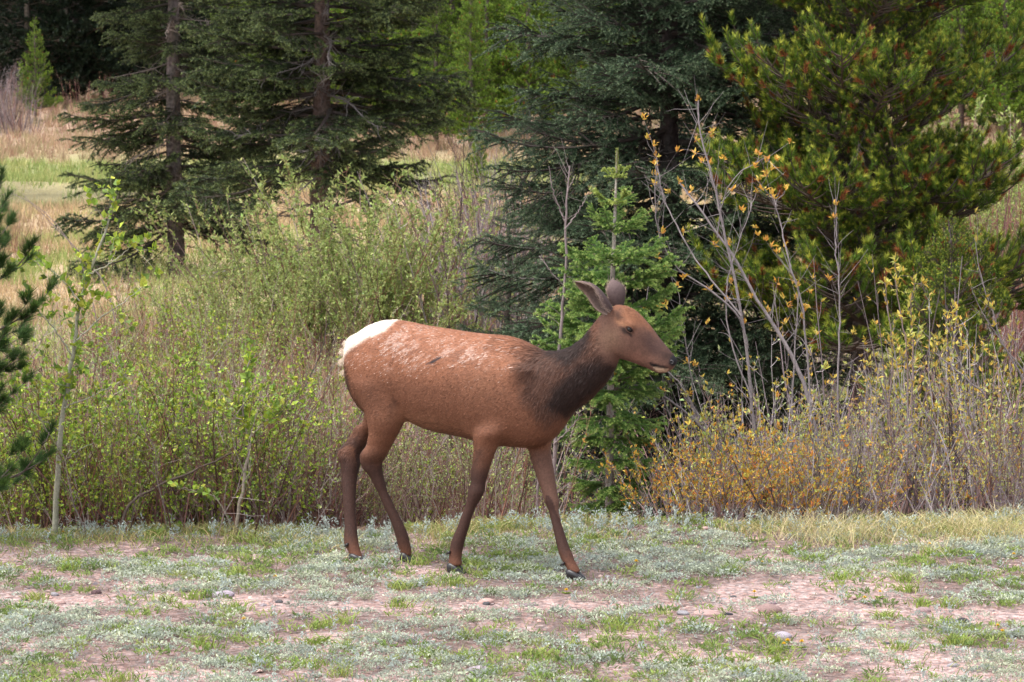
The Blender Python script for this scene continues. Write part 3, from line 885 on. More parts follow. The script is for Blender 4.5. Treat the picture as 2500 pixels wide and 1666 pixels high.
# ---- plants whose single stems can be followed in the photograph
def traced(name, stems, y0, label, colr, seed, twig=0.0, twig_len=0.10, leaf=None, leaf_cols=None, leaf_every=0.0, cat="shrub", group=None, tip_leaf=0, leaf_part="leaves"):
    """stems: list of (pixel polyline from foot to tip, foot radius m, depth offset m)"""
    r = np.random.default_rng(seed)
    f = stems[0][0][0]
    x0 = at_y(f[0], f[1], y0)[0]; z0 = tz(x0, y0)
    root = link(name, None, loc=(x0, y0, z0)); tag(root, label, cat, group)
    allp, allr = [], []
    for pts, rad, dy in stems:
        P = np.array([at_y(u, v, y0 + dy * i / max(1, len(pts) - 1)) for i, (u, v) in enumerate(pts)]) - np.array([x0, y0, z0])
        if P[0, 2] < 0.25: P[0, 2] = -0.06
        t = np.linspace(0, 1, len(P)); tt = np.linspace(0, 1, 24)
        Q = np.stack([np.interp(tt, t, P[:, c]) for c in range(3)], 1)
        for _ in range(3): Q[1:-1] = (Q[:-2] + 2 * Q[1:-1] + Q[2:]) / 4
        Q[1:-1] += r.normal(0, 0.003, (22, 3))
        R = 0.66 * rad * (1 - 0.75 * tt) + 0.001
        V, F = tubes(Q[None], R[None], 7)
        C = np.asarray(colr)[None] * (0.8 + 0.5 * fbm(V * 25, 2, seed))[:, None]
        link("stem", mesh_from("stem", V, [F], C, [M_STEM], True), root)
        allp.append(Q); allr.append(rad)
    P = np.array(allp)
    lines = [P[:, 12:]]
    if twig:
        twig = max(twig, 4.0)
        p, T, f_, li = sample_lines(P, twig, r)
        k = f_ > 0.3
        if not k.any(): k[:] = True
        p, T, f_ = p[k], T[k], f_[k]
        n = len(p)
        d = unit(T * 0.7 + r.normal(0, 0.55, (n, 3)) + [0, 0, 0.2]); k4 = np.linspace(0, 1, 4)
        L = twig_len * r.uniform(0.3, 1.5, n)
        tw = p[:, None] + d[:, None] * (L[:, None] * k4)[:, :, None] + np.cumsum(r.normal(0, 0.006, (n, 4, 3)), 1)
        V, F = tubes(tw, np.full((n, 4), 0.0016) * (1.2 - 0.8 * k4), 3)
        tag(link("twigs", mesh_from("twigs", V, [F], np.asarray(colr)[None] * (0.75 + 0.5 * r.random((len(V), 1))), [M_STEM]), root), kind="stuff")
        lines.append(tw)
    if leaf:
        a = Acc()
        q, D = [], []
        if leaf_every:
            src = lines[-1]
            q1, T1, f1, _ = sample_lines(src, leaf_every, r)
            q.append(q1); D.append(unit(T1 * 0.5 + r.normal(0, 0.7, (len(q1), 3)) + [0, 0, 0.4]))
        if tip_leaf:
            for ln in lines:
                tips = ln[:, -1][r.random(len(ln)) < (1.0 if len(ln) < 20 else 0.22)]
                for _ in range(tip_leaf):
                    q.append(tips + r.normal(0, 0.006, tips.shape)); D.append(unit(r.normal(0, 0.55, tips.shape) + [0, 0, 0.8]))
        q, D = np.concatenate(q), np.concatenate(D)
        n = len(q)
        X, Y, Z = frames(D, roll=r.normal(0, 0.9, n)); s = r.uniform(0.6, 1.2, n)
        V, F = stamp(*LEAF, q, X, Y, Z, np.stack([leaf[0] * s, leaf[1] * s, leaf[0] * s], 1))
        lc = np.asarray(leaf_cols)[r.integers(len(leaf_cols), size=n)] * (1 + r.normal(0, 0.15, (n, 1)))
        a.add(V, F, np.repeat(np.clip(lc, 0.01, 0.85), 4, 0))
        tag(link(leaf_part, a.mesh("leaves", M_LEAF), root), kind="stuff")
    return root

traced("bare_willow", [
    ([(2030, 1272), (2010, 1130), (1970, 948), (1936, 875), (1897, 802), (1849, 739), (1815, 662), (1760, 580), (1705, 505), (1658, 446)], 0.024, 0.3),
    ([(1865, 1280), (1858, 1146), (1839, 1045), (1834, 972), (1825, 851), (1810, 773), (1790, 640), (1765, 558), (1752, 491), (1738, 428), (1716, 357), (1703, 286), (1705, 245)], 0.018, 0.1),
    ([(1825, 851), (1815, 793), (1790, 754), (1732, 705), (1660, 667), (1626, 618), (1602, 560), (1596, 470), (1600, 402)], 0.010, -0.25),
    ([(1840, 1272), (1781, 1127), (1733, 1069), (1694, 1020), (1645, 986), (1597, 948), (1543, 943), (1500, 919)], 0.014, -0.35),
    ([(1781, 1127), (1752, 1083), (1694, 996), (1660, 933), (1621, 899), (1600, 820), (1575, 760)], 0.009, 0.2),
    ([(1810, 773), (1734, 683), (1690, 625), (1645, 536), (1618, 482), (1606, 410), (1602, 385)], 0.008, 0.3),
    ([(1752, 580), (1760, 500), (1790, 430), (1880, 380), (1872, 395)], 0.005, -0.2),
    ([(1990, 1272), (1980, 1000), (1965, 754), (1926, 642), (1912, 576), (1895, 500), (1890, 486)], 0.011, 0.2),
    ([(2060, 1272), (2043, 933), (2048, 827), (2052, 705), (2038, 608), (2043, 560), (2040, 500)], 0.010, 0.1),
    ([(1951, 1272), (1951, 1190), (1934, 1093), (1931, 996), (1945, 800), (1950, 700)], 0.013, 0.0),
    ([(1834, 972), (1790, 860), (1770, 760), (1772, 690), (1800, 600), (1830, 520), (1846, 470)], 0.007, 0.2),
    ([(1694, 1020), (1690, 930), (1676, 850), (1660, 760), (1655, 700)], 0.006, 0.0),
    ], 19.3, "tall half-bare willow with leaning grey stems and sparse orange leaves before the elk's muzzle", (0.25, 0.215, 0.215), 41,
    twig=24.0, twig_len=0.20, leaf=(0.040, 0.016), leaf_cols=[(0.66, 0.40, 0.07), (0.64, 0.32, 0.07), (0.60, 0.46, 0.10)], tip_leaf=8)
traced("bare_willow", [
    ([(2215, 1268), (2217, 900), (2212, 831), (2188, 720), (2185, 640)], 0.010, 0.2),
    ([(2240, 1268), (2225, 1000), (2230, 850), (2222, 740), (2235, 690)], 0.009, 0.0),
    ([(2180, 1268), (2170, 1000), (2180, 860), (2168, 760), (2160, 690)], 0.008, 0.1),
    ([(2200, 1268), (2250, 1000), (2300, 860), (2330, 760)], 0.008, 0.2),
    ], 19.4, "slender willow with upright wands of yellow-green leaves beside the tall half-bare willow", (0.22, 0.16, 0.145), 43,
    twig=16.0, twig_len=0.10, leaf=(0.045, 0.018), leaf_cols=[(0.56, 0.50, 0.10), (0.48, 0.50, 0.13), (0.60, 0.42, 0.08)], leaf_every=40, tip_leaf=5)
traced("bare_willow", [
    ([(2560, 1265), (2530, 1000), (2494, 909), (2450, 851), (2430, 783), (2400, 700), (2387, 642), (2382, 590)], 0.010, 0.1),
    ([(2520, 1265), (2490, 1050), (2400, 960), (2330, 900), (2280, 860)], 0.014, 0.2),
    ([(2500, 909), (2440, 830), (2395, 760), (2370, 700)], 0.006, 0.0),
    ], 19.6, "bare grey-stemmed willow arching over the dry grass beside the young pine", (0.20, 0.17, 0.165), 45, twig=14.0, twig_len=0.16,
    leaf=(0.045, 0.018), leaf_cols=[(0.40, 0.32, 0.07)], tip_leaf=3)
traced("aspen_sapling", [
    ([(131, 1285), (141, 1205), (145, 1132), (145, 1054), (155, 996), (167, 938), (177, 870), (187, 831), (189, 773), (194, 735), (213, 671), (233, 633), (262, 560), (278, 480)], 0.026, 0.1),
    ([(145, 1054), (110, 1030), (70, 1000), (35, 985)], 0.005, -0.1),
    ([(155, 996), (210, 975), (260, 950), (300, 930)], 0.005, 0.1),
    ([(177, 870), (130, 800), (95, 760), (60, 720)], 0.006, -0.1),
    ([(187, 831), (240, 780), (300, 740), (350, 700)], 0.006, 0.1),
    ([(194, 735), (150, 680), (110, 650), (70, 640)], 0.005, 0.0),
    ([(213, 671), (260, 650), (300, 620), (330, 590)], 0.004, 0.0),
    ([(145, 1132), (190, 1100), (230, 1080)], 0.004, 0.1),
    ], 17.34, "slim aspen sapling with pale grey stem and bright lime leaves beside the pine boughs", (0.30, 0.29, 0.22), 47, twig=26.0, twig_len=0.17,
    leaf=(0.046, 0.038), leaf_cols=LIME, leaf_every=48, cat="tree", tip_leaf=4)
traced("aspen_sapling", [
    ([(572, 1285), (586, 1229), (601, 1142), (608, 1069), (591, 1025), (596, 940), (610, 880)], 0.016, 0.1),
    ([(586, 1229), (530, 1212), (480, 1200), (440, 1190)], 0.005, -0.1),
    ([(608, 1069), (660, 1020), (700, 1000)], 0.004, 0.1),
    ([(591, 1025), (540, 1005), (470, 1010)], 0.004, 0.1),
    ], 17.42, "small crooked aspen sapling with lime leaves growing beside the leaning dead branch", (0.25, 0.21, 0.165), 49, twig=30.0, twig_len=0.15,
    leaf=(0.044, 0.036), leaf_cols=LIME, leaf_every=48, cat="tree", tip_leaf=4)
traced("dead_branch", [([(279, 1256), (310, 1229), (368, 1195), (436, 1166), (514, 1132), (582, 1098), (625, 1078)], 0.014, 0.25), ([(310, 1229), (330, 1215), (362, 1210)], 0.006, -0.05),
    ([(368, 1195), (400, 1165), (420, 1120)], 0.004, 0.0)], 17.33, "dark dead branch leaning out of the thicket above the silvery ground plants", (0.10, 0.075, 0.06), 51, twig=1.5, cat="branch")
traced("dead_tree", [
    ([(1353, 1295), (1353, 1084), (1362, 900), (1367, 814), (1379, 732), (1382, 638), (1380, 536), (1384, 469), (1391, 406)], 0.020, 0.1),
    ([(1380, 540), (1373, 527), (1351, 473), (1340, 406)], 0.008, 0.0),
    ([(1384, 469), (1395, 450), (1404, 429)], 0.005, 0.0),
    ([(1380, 560), (1410, 520), (1432, 480)], 0.006, 0.1),
    ([(1312, 1297), (1312, 1184), (1318, 1100)], 0.016, 0.1),
    ([(1379, 700), (1340, 660), (1320, 620)], 0.005, -0.1),
    ([(1353, 1084), (1390, 1050), (1420, 1010)], 0.006, -0.1),
    ], 18.7, "dead pale grey forked stem standing bare beside the fir sapling", (0.22, 0.175, 0.17), 53, twig=12.0, twig_len=0.14, cat="dead tree")

for i, (pts, rad, y0, lb) in enumerate((
    ([(690, 1290), (717, 1000), (756, 919), (785, 860), (800, 790)], 0.007, 19.0, "dark slanting dead stick behind the elk's rump"),
    ([(830, 1285), (810, 1060), (740, 985), (690, 970)], 0.006, 18.8, "pale bent dead stick in the thicket behind the elk's rump"),
    ([(300, 985), (285, 800), (260, 690), (180, 600), (120, 540), (60, 480)], 0.014, 40.0, "long bare arching branch over the golden grass by the pond"),
    ([(250, 970), (235, 760), (200, 640), (150, 560), (90, 500), (20, 470)], 0.012, 41.0, "thin bare branch crossing beside the long arching branch"),
    ([(1560, 1270), (1600, 1150), (1640, 1090), (1620, 1030)], 0.006, 18.6, "thin reddish dead stick at the foot of the half-bare willow"),
    ([(1290, 1290), (1350, 1210), (1420, 1160)], 0.006, 19.2, "pale crooked dead stick between the fir sapling and the dead tree"),
    ([(420, 1285), (395, 1200), (380, 1120)], 0.008, 18.0, "bleached upright dead stick beside the leaning dead branch"),
    ([(2300, 1180), (2345, 1000), (2340, 860), (2310, 745)], 0.035, 22.5, "dark leaning dead trunk under the low leaning pine"))):
    traced("dead_stick" if "trunk" not in lb and "log" not in lb else "dead_log", [(pts, rad, 0.15)], y0, lb, (0.24, 0.19, 0.18) if "dark" not in lb else (0.07, 0.055, 0.05), 60 + i, twig=5.0, twig_len=0.2, cat="dead wood")
# ------------------------------------------------------------------ the elk
def build_elk():
    PSI = math.radians(28)
    F = np.array([math.cos(PSI), -math.sin(PSI), 0.0])
    Nn = np.array([-math.sin(PSI), -math.cos(PSI), 0.0])      # towards the camera side
    UP = np.array([0, 0, 1.0])
    O = np.array([-0.34, 16.33, 0.0])
    A = lambda X, Y: (780 + X / 2.0098, 660 + Y / 2.0098)     # traced enlargement one -> photo pixel
    B = lambda X, Y: (800 + X / 3.4603, 1000 + Y / 3.4603)    # traced enlargement two -> photo pixel
    def loc(P):
        d = np.asarray(P, float) - O
        return np.stack([d @ F, -(d @ Nn), d[..., 2]], -1)     # s forward, y away from camera, z up
    def sag(uv, lat=0.0):
        return loc(on_plane(uv[0], uv[1], O + Nn * lat, Nn))
    def loft(secs, n=28, ptop=1.0):
        """secs: list of (top point, bottom point, half width, lateral axis) in local space"""
        a = np.arange(n) / n * 2 * np.pi
        rings = []
        for s in secs:
            t, b, w, ax = s[:4]
            q = s[4] if len(s) > 4 else 0.9
            c, h = (t + b) / 2, (t - b) / 2
            sn, cs = np.sin(a), np.cos(a)
            sn2 = np.sign(sn) * np.abs(sn) ** q
            cs2 = np.sign(cs) * np.abs(cs) ** q
            rings.append(c + sn2[:, None] * h + cs2[:, None] * w * ax)
        V = np.concatenate(rings + [rings[0].mean(0)[None], rings[-1].mean(0)[None]])
        k = len(rings)
        F4 = []
        for i in range(k - 1):
            for j in range(n):
                F4.append((i * n + j, i * n + (j + 1) % n, (i + 1) * n + (j + 1) % n, (i + 1) * n + j))
        F3 = [(k * n, (j + 1) % n, j) for j in range(n)] + [(k * n + 1, (k - 1) * n + j, (k - 1) * n + (j + 1) % n) for j in range(n)]
        return V, np.array(F4), np.array(F3)
    parts = []
    LAT = np.array([0, -1.0, 0])
    # torso: traced top line and belly line, read at stations along the body
    top = np.array([sag(A(*p)) for p in [(100, 395), (125, 335), (200, 302), (250, 267), (330, 240), (400, 244), (460, 260), (550, 278), (650, 292),
                                         (750, 309), (850, 317), (930, 327), (1000, 350), (1060, 382), (1110, 405), (1180, 450), (1240, 540)]])
    bot = np.array([sag(A(*p)) for p in [(100, 430), (135, 520), (170, 620), (215, 690), (300, 730), (430, 725), (480, 752), (540, 782), (620, 800),
                                         (700, 812), (760, 830), (880, 862), (950, 862), (1020, 872), (1080, 865), (1140, 835), (1190, 780), (1240, 690)]])
    s0, s1 = top[0, 0] + 0.055, top[-1, 0] - 0.03
    ks = np.concatenate([[0, 0.02, 0.055], np.linspace(0.1, 0.93, 14), [0.97, 1.0]])
    wid_k = [0, 0.02, 0.055, 0.1, 0.2, 0.3, 0.45, 0.6, 0.72, 0.82, 0.9, 0.96, 1.0]
    wid_v = [0.05, 0.085, 0.12, 0.15, 0.178, 0.185, 0.205, 0.205, 0.185, 0.165, 0.14, 0.11, 0.07]
    secs = []
    for k in ks:
        s = s0 + (s1 - s0) * k
        zt = np.interp(s, top[:, 0], top[:, 2]); zb = np.interp(s, bot[:, 0], bot[:, 2])
        if k < 0.08:
            zb = max(zb, zt - 0.40)
        secs.append((np.array([s, 0, zt]), np.array([s, 0, zb]), float(np.interp(k, wid_k, wid_v)), LAT, 0.92))
    parts.append(loft(secs, 36))
    # neck
    nk = [((1000, 470), (1080, 740), 0.09), ((1060, 410), (1150, 790), 0.115), ((1115, 397), (1200, 760), 0.112), ((1180, 394), (1246, 690), 0.098), ((1240, 374), (1330, 630), 0.085),
          ((1300, 328), (1405, 552), 0.076), ((1340, 277), (1450, 478), 0.070), ((1380, 228), (1468, 425), 0.064), ((1425, 190), (1490, 400), 0.055)]
    parts.append(loft([(sag(A(*a)), sag(A(*b)), w, LAT, 0.95) for a, b, w in nk], 30))
    # head in its own plane, turned back a little towards profile
    HY = math.radians(17)
    Fh = np.array([math.cos(HY), -math.sin(HY), 0]); Nh = np.array([-math.sin(HY), -math.cos(HY), 0])
    pn = on_plane(*A(1420, 300), O, Nn)
    def hd(uv, lat=0.0):
        return loc(on_plane(uv[0], uv[1], pn + Nh * lat, Nh))
    LH = loc(O + Nh)
    hs_ = [((1392, 225), (1415, 395), 0.045), ((1425, 185), (1440, 415), 0.062), ((1465, 170), (1475, 432), 0.073), ((1510, 178), (1505, 440), 0.080),
           ((1550, 200), (1530, 448), 0.080), ((1590, 238), (1558, 458), 0.068), ((1625, 277), (1585, 470), 0.055), ((1660, 325), (1610, 478), 0.047),
           ((1690, 362), (1632, 490), 0.046), ((1716, 393), (1655, 501), 0.046), ((1737, 418), (1690, 504), 0.044), ((1750, 436), (1714, 494), 0.038), ((1754, 448), (1732, 482), 0.024)]
    parts.append(loft([(hd(A(*a)), hd(A(*b)), w, LH, 0.9) for a, b, w in hs_], 28))
    # brow ridges over the eyes
    for sgn in (1, -1):
        c = hd(A(1512, 262), 0.062 * sgn)
        r = np.array([0.045, 0.02, 0.022])
        a = []
        for t in np.linspace(0.15, np.pi - 0.15, 8):
            x = c + np.array([-math.cos(t) * r[0], 0, math.cos(t) * 0.02])
            rr = math.sin(t)
            a.append((x + np.array([0, 0, r[2] * rr]), x - np.array([0, 0, r[2] * rr]), r[1] * rr, LH, 1.0))
        parts.append(loft(a, 12))
    # legs: stacks of horizontal sections traced as left edge, right edge, height
    NH = [(A, 150, 440, 540), (A, 172, 438, 600), (A, 200, 434, 650), (A, 225, 428, 700), (A, 238, 412, 745), (A, 246, 385, 800), (A, 236, 350, 860), (A, 202, 330, 905),
          (B, 270, 466, 445), (B, 290, 466, 500), (B, 345, 475, 560), (B, 382, 492, 630), (B, 420, 512, 700), (B, 462, 560, 800), (B, 510, 610, 900),
          (B, 548, 660, 1000), (B, 572, 690, 1080), (B, 590, 705, 1150), (B, 608, 714, 1210), (B, 622, 716, 1235)]
    FH = [(A, 190, 420, 560), (A, 215, 400, 640), (A, 225, 385, 700), (A, 220, 345, 750), (B, 220, 420, 150), (B, 205, 375, 210), (B, 150, 330, 290), (B, 92, 300, 345), (B, 80, 288, 395),
          (B, 103, 282, 460), (B, 112, 258, 550), (B, 118, 244, 660), (B, 125, 240, 780), (B, 133, 240, 900), (B, 138, 250, 1000), (B, 134, 258, 1070),
          (B, 134, 266, 1130), (B, 165, 280, 1190), (B, 190, 296, 1240), (B, 200, 302, 1262)]
    NF = [(A, 850, 1080, 470), (A, 825, 1060, 560), (A, 800, 1030, 650), (A, 775, 985, 740), (A, 757, 930, 800), (A, 756, 888, 838), (B, 1232, 1452, 290), (B, 1226, 1425, 360), (B, 1216, 1390, 450),
          (B, 1206, 1362, 540), (B, 1203, 1338, 620), (B, 1180, 1332, 695), (B, 1170, 1295, 760), (B, 1155, 1258, 820), (B, 1124, 1226, 900), (B, 1090, 1196, 1000),
          (B, 1052, 1172, 1080), (B, 1032, 1156, 1140), (B, 1024, 1142, 1200), (B, 1020, 1136, 1260), (B, 1018, 1142, 1318)]
    FF = [(A, 960, 1170, 560), (A, 980, 1160, 660), (A, 1000, 1150, 760), (A, 1012, 1142, 830), (B, 1690, 1888, 320), (B, 1702, 1900, 400), (B, 1736, 1915, 500), (B, 1768, 1930, 600),
          (B, 1803, 1944, 690), (B, 1824, 1962, 775), (B, 1858, 1956, 850), (B, 1885, 1976, 950), (B, 1908, 2008, 1050), (B, 1930, 2042, 1150), (B, 1946, 2072, 1215),
          (B, 1975, 2094, 1280), (B, 2012, 2130, 1340), (B, 2026, 2142, 1372)]
    hoofpx = {'NH': B(672, 1300), 'FH': B(262, 1292), 'NF': B(1092, 1392), 'FF': B(2110, 1440)}
    info = {}
    for key, secs_, lt in (('NH', NH, 0.095), ('FH', FH, -0.085), ('NF', NF, 0.10), ('FF', FF, -0.085)):
        g = on_ground(*hoofpx[key])
        lat_h = float((g - O) @ Nn)
        if key == 'NH':
            lat_h = 0.06
        z0 = sag(secs_[3][0](secs_[3][1], secs_[3][3]))[2]
        rows = []
        y_top = lambda i: secs_[i][0] is A
        for i, (fn, xl, xr, y) in enumerate(secs_):
            z = sag(fn(xl, y))[2]
            t = np.clip(1 - z / z0, 0, 1)
            lat = lt + (lat_h - lt) * t
            a, b = sag(fn(xl, y), lat), sag(fn(xr, y), lat)
            c, r = (a + b) / 2, abs(b[0] - a[0]) / 2 * (0.93 if y_top(i) else 0.86)
            rl = min(r * 0.86, 0.085 if z > 0.7 else 0.07)
            if key in ('NF', 'FF') and z > 0.75: rl = min(rl, 0.065)
            rows.append((c, r, rl))
        sec = [(c + np.array([r, 0, 0]), c - np.array([r, 0, 0]), rl, LAT, 1.0) for c, r, rl in rows]
        parts.append(loft(sec, 20))
        info[key] = (rows, lat_h)
    # one continuous skin
    Vs, F4, F3, n = [], [], [], 0
    for V, q, t in parts:
        Vs.append(V); F4.append(q + n); F3.append(t + n); n += len(V)
    me = mesh_from("elk_blocks", np.concatenate(Vs), [np.concatenate(F4), np.concatenate(F3)])
    tmp = bpy.data.objects.new("elk_blocks", me)
    col.objects.link(tmp)
    md = tmp.modifiers.new("r", 'REMESH'); md.mode = 'VOXEL'; md.voxel_size = 0.0085; md.use_smooth_shade = True
    sm = tmp.modifiers.new("s", 'SMOOTH'); sm.factor = 0.5; sm.iterations = 4
    dg = bpy.context.evaluated_depsgraph_get()
    dg.update()
    skin = bpy.data.meshes.new_from_object(tmp.evaluated_get(dg))
    bpy.data.objects.remove(tmp, do_unlink=True)
    skin.name = "elk_body"
    nv = len(skin.vertices)
    V = np.zeros(nv * 3, np.float32); skin.vertices.foreach_get("co", V); V = V.reshape(-1, 3).astype(float)
    NV = np.zeros(nv * 3, np.float32); skin.vertices.foreach_get("normal", NV); NV = NV.reshape(-1, 3).astype(float)

    # relax the joins of shoulder and thigh, keep legs and face crisp, then give back what smoothing took
    E = np.zeros(len(skin.edges) * 2, np.int32); skin.edges.foreach_get("vertices", E); E = E.reshape(-1, 2)
    deg = np.bincount(E.ravel(), minlength=nv).astype(float)[:, None]
    wt = (np.maximum(smooth(0.64, 0.78, V[:, 2]), smooth(0.52, 0.64, V[:, 2]) * (V[:, 0] > 0.05)) * (1 - smooth(0.62, 0.74, V[:, 0])) * 0.6)[:, None]
    V0 = V.copy()
    for _ in range(26):
        s_ = np.zeros_like(V)
        for c in range(3):
            s_[:, c] = np.bincount(E[:, 0], V[E[:, 1], c], nv) + np.bincount(E[:, 1], V[E[:, 0], c], nv)
        V = V + (s_ / deg - V) * wt
    V = V + NV * (0.0028 * smooth(0.45, 0.65, V[:, 2]))[:, None]
    skin.vertices.foreach_set("co", V.astype(np.float32).ravel()); skin.update()
    skin.vertices.foreach_get("normal", nvb := np.zeros(nv * 3, np.float32)); NV = nvb.reshape(-1, 3).astype(float)

    # ---- coat colours with some painted light and shade, in the animal's own side plane
    BASE = np.array([0.175, 0.074, 0.042])
    DARK = np.array([0.022, 0.012, 0.010])
    LEG = np.array([0.036, 0.018, 0.015])
    RUST = np.array([0.15, 0.062, 0.036])
    TAN = np.array([0.27, 0.128, 0.075])
    CREAM = np.array([0.86, 0.74, 0.62])
    pq = lambda X, Y: sag(A(X, Y))[[0, 2]]
    pz = lambda X, Y: sag(B(X, Y))[[0, 2]]
    U = 2.0098 * 458 * 0.883
    def blob(P, c, rx, rz, ang=0.0, hard=1.0):
        d = P[:, [0, 2]] - c
        ca, sa = math.cos(ang), math.sin(ang)
        x, z = d[:, 0] * ca + d[:, 1] * sa, -d[:, 0] * sa + d[:, 1] * ca
        return np.exp(-((x / rx) ** 2 + (z / rz) ** 2) ** hard)
    def polyw(P, pts, soft):
        """signed soft membership in a polygon of the (s,z) plane"""
        pts = np.array(pts); x, z = P[:, 0], P[:, 2]
        inside = np.zeros(len(P), bool); dist = np.full(len(P), 9.0)
        m = len(pts)
        for i in range(m):
            a, b = pts[i], pts[(i + 1) % m]
            cr = ((a[1] > z) != (b[1] > z)) & (x < (b[0] - a[0]) * (z - a[1]) / (b[1] - a[1] + 1e-12) + a[0])
            inside ^= cr
            ab = b - a
            t = np.clip(((x - a[0]) * ab[0] + (z - a[1]) * ab[1]) / (ab @ ab), 0, 1)
            dist = np.minimum(dist, np.hypot(x - a[0] - t * ab[0], z - a[1] - t * ab[1]))
        return smooth(-soft, soft, np.where(inside, dist, -dist))
    def coat(P, hair=False):
        jit = (fbm(P * 28, 3, 5) - 0.5)[:, None] * np.array([[0.05, 0, 0.05]])
        Q = P + jit
        C = np.repeat(BASE[None], len(P), 0)
        mix = lambda C, c, w: C + (c - C) * np.clip(w, 0, 1)[:, None]
        z = Q[:, 2]
        # upper back redder, flank paler; top light and belly shade put into the colour
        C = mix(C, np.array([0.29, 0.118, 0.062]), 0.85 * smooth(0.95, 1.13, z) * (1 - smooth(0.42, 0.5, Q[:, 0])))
        C = mix(C, TAN, 0.7 * blob(Q, pq(560, 735), 0.20, 0.055, -0.1))
        C = mix(C, TAN, 0.35 * blob(Q, pq(880, 520), 0.16, 0.12))
        C = mix(C, TAN, 0.5 * blob(Q, pq(790, 760), 0.025, 0.06))
        C = mix(C, np.array([0.16, 0.066, 0.036]), 0.7 * blob(Q, pq(760, 600), 0.03, 0.10, 0.3))  # shade of the hollow behind the shoulder, painted into the hide
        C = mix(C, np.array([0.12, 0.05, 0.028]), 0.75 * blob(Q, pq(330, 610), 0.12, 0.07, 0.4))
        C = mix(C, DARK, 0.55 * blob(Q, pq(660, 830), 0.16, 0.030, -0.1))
        C = mix(C, DARK, 0.5 * blob(Q, pq(438, 640), 0.02, 0.03))  # shade in the flank fold, painted on
        # pale hair breaking through along the back
        sx, sz = P[:, 0] * 0.85 + P[:, 2] * 0.53, -P[:, 0] * 0.53 + P[:, 2] * 0.85
        fr = 0.6 * fbm(np.stack([sx * 22, P[:, 1] * 30, sz * 75], 1), 3, 9) + 0.4 * fbm(P * 14, 2, 19)
        zone = np.maximum.reduce([blob(Q, pq(480, 375), 0.20, 0.095, -0.12), blob(Q, pq(770, 405), 0.19, 0.075, -0.1), 0.7 * blob(Q, pq(250, 400), 0.11, 0.06)])
        C = mix(C, np.array([0.60, 0.45, 0.38]), (0.75 * (rng.random(len(P)) < 0.6 * np.minimum(1, 1.25 * zone) * smooth(0.40, 0.62, fr)) if hair else 0.45 * zone * smooth(0.44, 0.62, fr)))
        C = mix(C, np.array([0.15, 0.09, 0.075]), 0.45 * zone * smooth(0.52, 0.66, 1 - fr))
        # old scar on the ribs (near side only)
        C = mix(C, np.array([0.03, 0.026, 0.03]), (P[:, 1] < 0) * polyw(P, [pq(610, 447), pq(672, 410), pq(684, 414), pq(640, 446)], 0.006))
        # rump patch
        C = mix(C, CREAM, polyw(Q + np.array([0, 0, 0]), [pq(300, 180), pq(392, 236), pq(380, 285), pq(300, 318), pq(215, 368), pq(165, 405), pq(140, 470), pq(140, 640), pq(60, 640), pq(20, 300)], 0.022))
        C = mix(C, DARK, 0.75 * polyw(Q, [pq(150, 440), pq(185, 460), pq(200, 560), pq(235, 680), pq(225, 700), pq(180, 640), pq(150, 540)], 0.03))
        # neck and throat
        C = mix(C, np.array([0.078, 0.038, 0.026]), 0.88 * polyw(Q, [pq(1080, 360), pq(1330, 260), pq(1470, 440), pq(1300, 680), pq(1150, 760), pq(1060, 620), pq(1040, 480)], 0.05))
        C = mix(C, DARK, 0.97 * polyw(Q, [pq(1235, 715), pq(1480, 510), pq(1500, 430), pq(1425, 415), pq(1310, 450), pq(1190, 570), pq(1160, 660)], 0.035))
        C = mix(C, DARK, 0.92 * polyw(Q, [pq(1075, 360), pq(1160, 420), pq(1260, 470), pq(1330, 400), pq(1365, 300), pq(1340, 230), pq(1200, 330)], 0.035))
        # legs
        lowz = 1 - smooth(0.50, 0.68, z)
        C = mix(C, LEG, 0.9 * lowz)
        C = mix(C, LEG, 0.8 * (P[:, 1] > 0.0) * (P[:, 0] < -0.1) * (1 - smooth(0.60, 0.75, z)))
        C = mix(C, DARK, 0.55 * polyw(Q, [pq(850, 850), pq(890, 860), pq(870, 920), pq(800, 1100), pq(770, 1100)], 0.03))  # front edge of the near foreleg: its shaded side put into the colour
        ff = (P[:, 1] > -0.02) * (P[:, 0] > 0.25) * (1 - smooth(0.60, 0.70, z))
        C = mix(C, np.array([0.15, 0.078, 0.055]), 0.75 * ff * smooth(0.15, 0.35, z))  # far foreleg paler: side light put into the colour
        C = mix(C, np.array([0.30, 0.12, 0.05]), 0.7 * blob(Q, pz(400, 660), 0.03, 0.07, 0.3))
        C = mix(C, np.array([0.13, 0.075, 0.055]), 0.6 * blob(Q, pz(700, 780), 9, 0.0001))
        C = mix(C, RUST, 0.75 * (1 - smooth(0.05, 0.17, z)))
        # head
        hm = polyw(Q, [pq(1385, 150), pq(1760, 380), pq(1760, 560), pq(1500, 520), pq(1400, 400)], 0.03)
        C = mix(C, np.array([0.125, 0.066, 0.049]), 0.9 * hm)
        C = mix(C, np.array([0.25, 0.108, 0.055]), 0.85 * blob(Q, pq(1530, 240), 0.075, 0.045, -0.6))
        C = mix(C, np.array([0.045, 0.024, 0.018]), 0.85 * blob(Q, pq(1488, 215), 0.045, 0.016, -0.5))
        C = mix(C, np.array([0.19, 0.115, 0.075]), 0.7 * blob(Q, pq(1450, 330), 0.06, 0.07))
        C = mix(C, np.array([0.062, 0.034, 0.029]), 0.95 * blob(Q, pq(1640, 365), 0.10, 0.045, -0.75))
        C = mix(C, np.array([0.21, 0.105, 0.075]), 0.8 * blob(Q, pq(1575, 425), 0.06, 0.022, -0.3))
        C = mix(C, DARK, 0.8 * blob(P, pq(1700, 425), 0.035, 0.022, -0.5))
